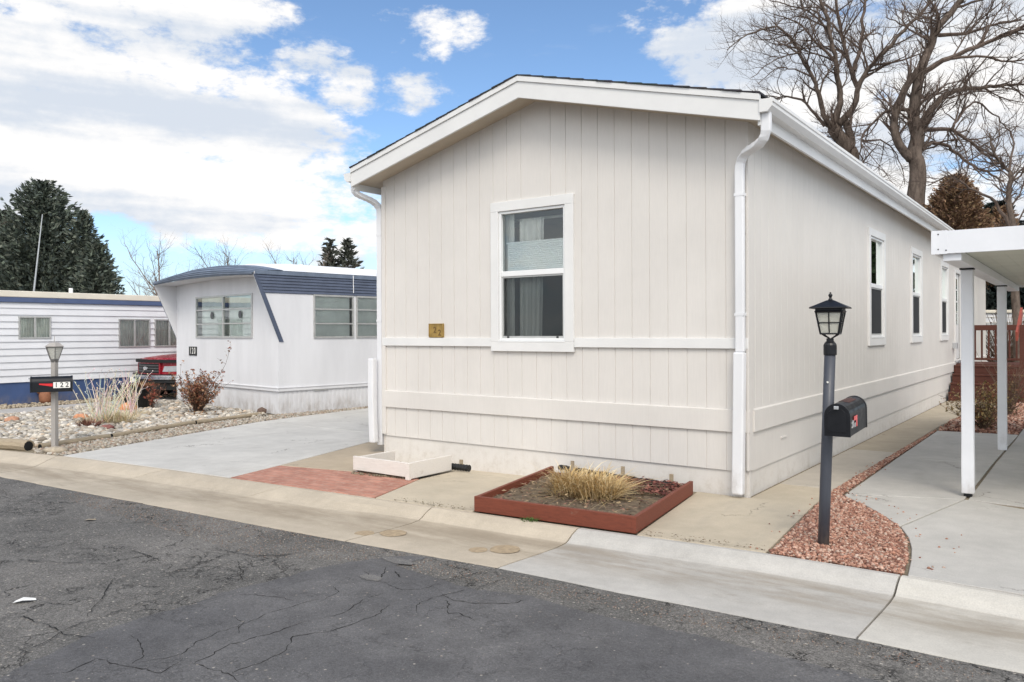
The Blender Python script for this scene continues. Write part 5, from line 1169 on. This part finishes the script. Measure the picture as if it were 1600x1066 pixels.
# ------------------------------------------------------------------ trees
def limb_tree(name,label,cat,base,limbs,seed,tw=1.0,levels=3,group=None,barkm=BARK,twigm=TWIG,r0=.3,dens=1.0,lenf=1.0,droop=.0,maxlen=2.6):
    """bare tree: given main limbs (world points with radii) plus procedural boughs and twigs"""
    rr=random.Random(seed); t=thing(name,label,cat,base,0,group); B=Vector(base)
    gt_,gb=MB(),MB(); queue=[]
    def smooth(pts,rs,k=4):
        P=[Vector(p) for p in pts]; o=[];q=[]
        for i in range(len(P)-1):
            a=P[max(i-1,0)];b=P[i];c=P[i+1];d=P[min(i+2,len(P)-1)]
            for j in range(k):
                u=j/k; o.append(.5*((2*b)+(c-a)*u+(2*a-5*b+4*c-d)*u*u+(3*b-a-3*c+d)*u**3)); q.append(rs[i]+(rs[i+1]-rs[i])*u)
        o.append(P[-1]); q.append(rs[-1]); return o,q
    for li,(pts,ra,rb_) in enumerate(limbs):
        k_=.62 if li>0 else .86; ra*=k_; rb_*=.75
        n=len(pts); rs=[ra+(rb_-ra)*(i/(n-1))**.62 for i in range(n)]
        o,q=smooth(pts,rs); o=[p+Vector((rr.gauss(0,.02),rr.gauss(0,.03),rr.gauss(0,.02)))*((1 if q[i]<.12 else .25) if 0<i<len(o)-1 else 0) for i,p in enumerate(o)]
        (gt_ if ra>.12 else gb).tube([p-B for p in o],q,9 if ra>.12 else 6); queue.append((o,q,0))
    while queue:
        pts,rs,lv=queue.pop()
        if lv>=levels: continue
        L_=sum((pts[i+1]-pts[i]).length for i in range(len(pts)-1))
        step=(.27,.20,.13)[min(lv,2)]/dens; n=int(L_/step)
        for k in range(n):
            u=rr.uniform(.22 if lv==0 else .12,1.0); s=u*(len(pts)-1); i=min(int(s),len(pts)-2); p=pts[i].lerp(pts[i+1],s-i); tg=(pts[i+1]-pts[i]).normalized(); r=rs[min(i,len(rs)-1)]
            if lv==0 and r>.24 and rr.random()<.75: continue
            ax=tg.orthogonal().normalized(); ax.rotate(Quaternion(tg,rr.uniform(0,6.283)))
            ang=rad(rr.uniform(28,68)); d=(tg*math.cos(ang)+ax*math.sin(ang)); d.z+=.18-droop; d.normalize()
            ln=lenf*(maxlen,1.15,.55)[min(lv,2)]*rr.uniform(.35,1.0)*(1.15-.55*u)
            cr=min(r*.6,(.036,.016,.0095)[min(lv,2)]*tw*rr.uniform(.7,1.2)); q=[p]; m=6 if lv==0 else 4
            rc=[cr]
            for j in range(m):
                d=d+Vector((rr.gauss(0,.17),rr.gauss(0,.17),rr.gauss(0,.14)+.05-droop*.25)); d.normalize(); q.append(q[-1]+d*ln/m); rc.append(cr*(1-.72*(j+1)/m))
            gb.tube([x-B for x in q],rc,4 if lv==0 else 3,cap=False); queue.append((q,rc,lv+1))
    gt_.build('trunk',barkm,t,smooth=True); gb.build('crown',twigm,t); return t
def xz(Y,pts,seed,amp=1.2):
    rr=random.Random(seed); ph=rr.uniform(0,6.28); sg=rr.choice((-1,1)); n=len(pts)
    return [(x,Y+sg*amp*(i/max(1,n-1))*(1 if n>4 else .5),z) for i,(x,z) in enumerate(pts)]
def join(limbs):   # every limb starts on the one it grows from
    done=[]
    out=[]
    for pts,ra,rb_ in limbs:
        if done:
            d,y=min(((p[0]-pts[0][0])**2+(p[2]-pts[0][2])**2,p[1]) for p in done)
            dy=y-pts[0][1]; pts=[(x,yy+dy,z) for x,yy,z in pts]
        for a,b in zip(pts,pts[1:]):
            for k in range(8): t=k/8; done.append(tuple(a[j]+(b[j]-a[j])*t for j in range(3)))
        out.append((pts,ra,rb_))
    return out
Y=30
LT=[([(13.0,3.0),(12.95,5.5),(12.93,7.9),(12.84,8.4),(12.47,8.9),(12.146,9.317)],.42,.30,0),([(12.84,8.4),(12.88,8.9),(12.64,9.56)],.3,.17,0),
([(12.146,9.317),(11.82,9.56),(11.495,10.3),(11.17,10.96),(10.6,11.78),(10.27,12.19),(9.54,12.52),(8.47,12.2),(7.65,11.55)],.22,.02,2.0),
([(12.146,9.317),(12.395,10.2),(12.275,10.87),(12.07,11.69),(11.83,12.5),(11.59,13.33),(11.1,14.15),(10.78,14.8)],.24,.05,1.2),
([(12.39,9.4),(12.89,10.05),(12.97,10.7),(13.3,11.36),(13.88,12.0),(14.45,12.66),(15.03,13.23),(15.5,14.1),(15.8,14.7)],.22,.05,1.5),
([(12.97,10.7),(12.73,11.69),(12.57,12.9),(12.49,14.15),(12.46,14.9)],.15,.06,1.0),([(12.89,11.36),(13.22,12.18),(13.39,12.9),(13.64,14.14),(13.8,14.8)],.15,.06,1.),
([(11.82,9.32),(11.25,10.3),(10.68,10.63),(10.1,10.55),(9.53,10.07)],.11,.02,1.4),([(12.07,11.69),(11.26,12.27),(10.44,12.93),(9.54,13.09)],.10,.02,1.6),([(11.83,12.5),(11.26,13.4),(10.28,13.9),(9.63,14.16)],.09,.02,1.2),([(12.57,12.9),(11.92,13.66),(11.43,14.15)],.08,.03,1.),
([(10.6,11.78),(9.9,11.6),(9.2,11.2),(8.6,10.7)],.06,.015,1.),([(11.17,10.96),(10.4,11.2),(9.6,11.1),(8.9,10.5)],.06,.015,1.5)]
limb_tree('bare_tree','bare spreading tree rising behind the house roof, left of the two','tree',(13.0,30,0),join([([(13.0,30,-.1)]+xz(Y,p,40+i,am),ra,rb_) if i==0 else (xz(Y,p,40+i,am),ra,rb_) for i,(p,ra,rb_,am) in enumerate(LT)]),5,1.15,3,'bare trees behind the house',dens=1.05,lenf=.95)
Y=27
RT=[([(13.6,0),(13.65,3),(13.72,5.8),(13.8,6.98),(13.65,7.58),(13.73,8.16),(13.58,8.75),(13.66,9.64),(13.81,10.45),(14.11,11.18),(14.26,11.63),(14.93,12.43),(15.22,12.87),(15.4,13.4)],.46,.09,.6),
([(13.55,7.4),(13.14,7.87),(12.92,8.46),(13.0,9.2),(13.37,9.93),(13.74,10.45)],.26,.14,.3),([(13.81,10.3),(14.62,10.67),(15.73,11.1),(16.76,11.54),(17.5,11.98),(18.24,12.42)],.17,.05,1.2),
([(13.73,8.31),(14.25,9.05),(14.99,9.7),(15.73,10.0),(16.6,10.1),(17.5,10.29),(18.3,10.36)],.24,.05,1.5),([(15.1,8.50),(15.4,8.85),(16.1,9.55),(16.83,9.33),(17.49,8.89)],.09,.03,1.),
([(13.87,7.72),(14.24,7.94),(14.83,8.05),(15.42,7.79),(16.01,7.42),(16.75,7.19),(17.48,6.9)],.15,.04,1.3),([(13.95,8.38),(14.98,8.53),(15.87,8.3),(16.75,7.86),(17.49,7.7)],.15,.04,1.7),
([(13.51,9.05),(12.77,9.05),(12.26,8.61),(12.03,8.17),(12.1,7.58),(12.47,7.06),(12.99,6.77)],.11,.015,1.),([(12.03,8.17),(12.77,8.02),(13.21,7.43),(13.32,6.54)],.06,.015,.8),
([(14.11,11.18),(13.67,11.4),(13.0,11.63),(12.27,11.86)],.10,.02,1.4),([(14.26,11.63),(14.48,12.14),(14.26,12.88)],.1,.04,.8),([(14.62,10.67),(15.43,10.66),(16.47,10.44),(17.5,10.65)],.09,.03,1.2),([(14.93,12.43),(15.96,12.72),(16.5,13.1)],.08,.03,.8),([(14.26,11.55),(15.36,11.62),(16.47,11.98),(17.5,12.27)],.12,.04,1.2)]
limb_tree('bare_tree','bare gnarled tree with thick forked trunk behind the house, right of the two','tree',(13.6,27,0),join([(xz(Y,p,60+i,am),ra,rb_) for i,(p,ra,rb_,am) in enumerate(RT)]),6,1.15,3,'bare trees behind the house',dens=1.0,lenf=.95)
Y=22
TT=[([(14.1,0),(14.05,2.5),(14.0,4.2),(13.94,5.68),(14.0,6.1),(13.65,6.58),(13.53,7.18)],.17,.03,.4),([(14.0,6.1),(14.19,6.88),(14.01,7.42)],.06,.02,.4),([(14.0,4.4),(13.64,5.2),(13.04,5.68),(12.62,6.04),(12.08,5.8)],.10,.02,.8),([(13.94,5.68),(14.36,5.98),(14.85,6.57)],.08,.02,.6)]
limb_tree('bare_tree','slender bare tree with an arching limb above the carport','tree',(14.1,22,0),join([(xz(Y,p,80+i,am),ra,rb_) for i,(p,ra,rb_,am) in enumerate(TT)]),8,.8,3,dens=1.25,lenf=.62,droop=.12)
def small_bare(x,y,h,seed,label,spread=1.,lean=0,group='bare trees far behind the trailers',pale=True,dens=1.0,levels=3,maxlen=1.8,lenf=.8):
    rr=random.Random(seed); L_=[([(x,y,0),(x+lean*.3,y,h*.3),(x+lean*.6,y,h*.62),(x+lean,y,h)],.028*h,.02)]
    for k in range(6):
        s=rr.uniform(.28,.75); a=rr.uniform(0,6.28); l=h*rr.uniform(.25,.45)*spread; p=Vector((x+lean*s,y,h*s)); d=Vector((math.cos(a)*.8,math.sin(a)*.8,.75)).normalized()
        L_.append(([tuple(p),tuple(p+d*l*.5+Vector((0,0,.1))),tuple(p+d*l+Vector((0,0,.25*l)))],.012*h,.012))
    return limb_tree('bare_tree',label,'tree',(x,y,0),L_,seed,.9,levels,group,BARKF if pale else BARK,BARKF if pale else TWIG,dens=dens,lenf=lenf,maxlen=maxlen)
small_bare(-13.4,31,4.85,91,'pale bare tree left of the visor of trailer 120',1.15,-.5); small_bare(-12.0,33,4.75,92,'pale bare tree rising over the visor of trailer 120',1.1,.2); small_bare(-14.9,34,3.9,93,'low bushy bare tree beside the dark spruce',1.2,.1)
small_bare(-12.9,46,6.0,94,'far bare treetop above the white roof of trailer 120',1.1,.2); small_bare(-11.6,48,5.9,97,'far bare treetop next to the twin spruces',1.,.2); small_bare(-26.6,37,8.8,95,'bare tree cut by the left edge behind the spruce',1.2,.9,pale=False)

def conifer(name,label,base,h,rad_,seed,nb,cols,per=46,size=.17,shape=1.0,lowz=.06,group=None,up=.35,trunkr=.16,power=.8,round_top=0.,mat=None):
    rr=np.random.RandomState(seed); t=thing(name,label,'tree',base,0,group)
    g=MB(); g.tube([(0,0,-.1),(0,0,h*.5),(0,0,h*.97)],[trunkr,trunkr*.6,.02],8); g.build('trunk',BARK,t)
    vs=[];cs=[]
    for i in range(nb):
        u=lowz+(1-lowz)*(i+rr.rand())/nb; z=h*u; a=i*2.39996+rr.uniform(-.3,.3)
        prof=(1-u)**power
        if round_top: prof=min(1.,(1-u)*(1/round_top))**.5*(.55+.45*(1-u))
        ln=rad_*prof*rr.uniform(.72,1.12)+.12; m=max(6,int(per*ln/rad_)+6)
        s=rr.rand(m)**.75; zz=z-ln*.22*np.sin(s*2.2)+ln*up*s**3
        w=ln*.14*(1.15-s)+.035
        px=np.cos(a)*ln*s+rr.normal(0,1,m)*w*-np.sin(a); py=np.sin(a)*ln*s+rr.normal(0,1,m)*w*np.cos(a); pz=zz+rr.normal(0,1,m)*w*.55
        P=np.stack([px,py,pz],1)
        d=np.stack([np.cos(a)*.8+rr.normal(0,.35,m),np.sin(a)*.8+rr.normal(0,.35,m),.35+rr.normal(0,.35,m)],1); d/=np.linalg.norm(d,axis=1)[:,None]
        sd=np.cross(d,rr.normal(0,1,(m,3))); sd/=np.linalg.norm(sd,axis=1)[:,None]
        sz=size*rr.uniform(.55,1.35,m)[:,None]
        q=np.stack([P-d*sz*.6,P+sd*sz*.30,P+d*sz,P-sd*sz*.30],1); vs.append(q)
        c=np.array(cols)[rr.randint(0,len(cols),m)]*rr.uniform(.7,1.3,(m,1))*rr.uniform(.85,1.15); cs.append(np.repeat(c[:,None],4,1))
    vs=np.concatenate(vs).reshape(-1,3); cs=np.concatenate(cs).reshape(-1,3); f=np.arange(len(vs)).reshape(-1,4)
    np_mesh('crown',vs,f,mat or LEAF,t,cs); return t
GRN=[(.092,.112,.088),(.125,.150,.112),(.112,.134,.118),(.175,.190,.150),(.06,.075,.062)]
conifer('spruce_tree','tallest dark spruce behind the lap-sided trailer',(-23.7,40,0),9.3,3.5,101,470,GRN,120,.17,power=.62,round_top=.42,group='dark spruces behind the trailers',up=.55)
conifer('spruce_tree','pointed dark spruce leaning on the tallest one at its right',(-21.4,39.5,0),7.7,2.0,102,240,GRN,90,.16,power=.75,group='dark spruces behind the trailers',up=.95)
conifer('spruce_tree','lowest dark spruce at the right end of the dark group',(-20.45,39,0),6.1,1.75,103,210,GRN,85,.16,power=.7,group='dark spruces behind the trailers',up=1.1)
conifer('spruce_tree','dark spruce at the left edge beside the tallest one',(-26.3,41,0),8.0,2.6,104,320,GRN,110,.17,power=.65,group='dark spruces behind the trailers',up=.4)
G2=[(.085,.092,.072),(.11,.115,.095),(.065,.072,.058)]
conifer('spruce_tree','left one of the far twin spruces over trailer 120',(-13.75,60,0),8.75,2.7,105,120,G2,30,.30,power=.8,group='far twin spruces',up=.3)
conifer('spruce_tree','right one of the far twin spruces over trailer 120',(-12.5,60.5,0),8.8,3.0,106,135,G2,30,.30,power=.8,group='far twin spruces',up=.3)
BRN=[(.26,.155,.095),(.33,.205,.12),(.20,.12,.08),(.28,.195,.105),(.16,.10,.07)]
conifer('brown_conifer','dense rust brown dead conifer behind the carport roof',(14.0,25,0),6.5,1.75,107,420,BRN,270,.065,round_top=.38,up=.3,lowz=.56)
conifer('brown_conifer','sparse rust brown conifer right of the dense brown one',(15.78,25.5,0),5.6,1.3,108,150,BRN,120,.065,round_top=.4,up=.3,lowz=.58)
conifer('spruce_tree','blue green spruce seen under the carport roof',(22.4,36.5,0),7.5,3.4,109,260,[(.030,.045,.042),(.045,.06,.055),(.02,.03,.028)],70,.28,power=.7,group='dark spruces behind the deck')
conifer('spruce_tree','blue green spruce behind the distant white trailer',(23.6,35.5,0),6.8,2.9,110,200,[(.028,.042,.040),(.042,.055,.052)],60,.28,power=.7,group='dark spruces behind the deck')
conifer('spruce_tree','green spruce beyond the carport, mirrored in the nearest side window',(22.5,27.5,0),9.0,2.6,111,260,[(.05,.085,.04),(.07,.11,.05),(.035,.06,.03)],70,.24,power=.7)

# litter
g=MB(); g.add([(-.06,-.02,.004),(.0,-.035,.018),(.07,-.01,.006),(.06,.015,.012),(-.01,.03,.02),(-.05,.02,.006)],[(0,1,4,5),(1,2,3,4)])
o=g.build('paper_scrap',PLATEW); o.location=wor(-2.73,-5.31)+(ZE+.003,); o.rotation_euler=(0,0,.3); tag(o,'crumpled white scrap lying on the dark asphalt','litter')
g=MB(); g.add([(-.05,-.02,.003),(.0,-.03,.012),(.05,-.01,.004),(.04,.02,.008),(-.03,.025,.006)],[(0,1,2,3,4)])
o=g.build('dead_leaf',LOG); o.location=wor(-4.6,-4.0)+(ZE+.003,); tag(o,'pale dead leaf on the asphalt near the gutter','leaf')
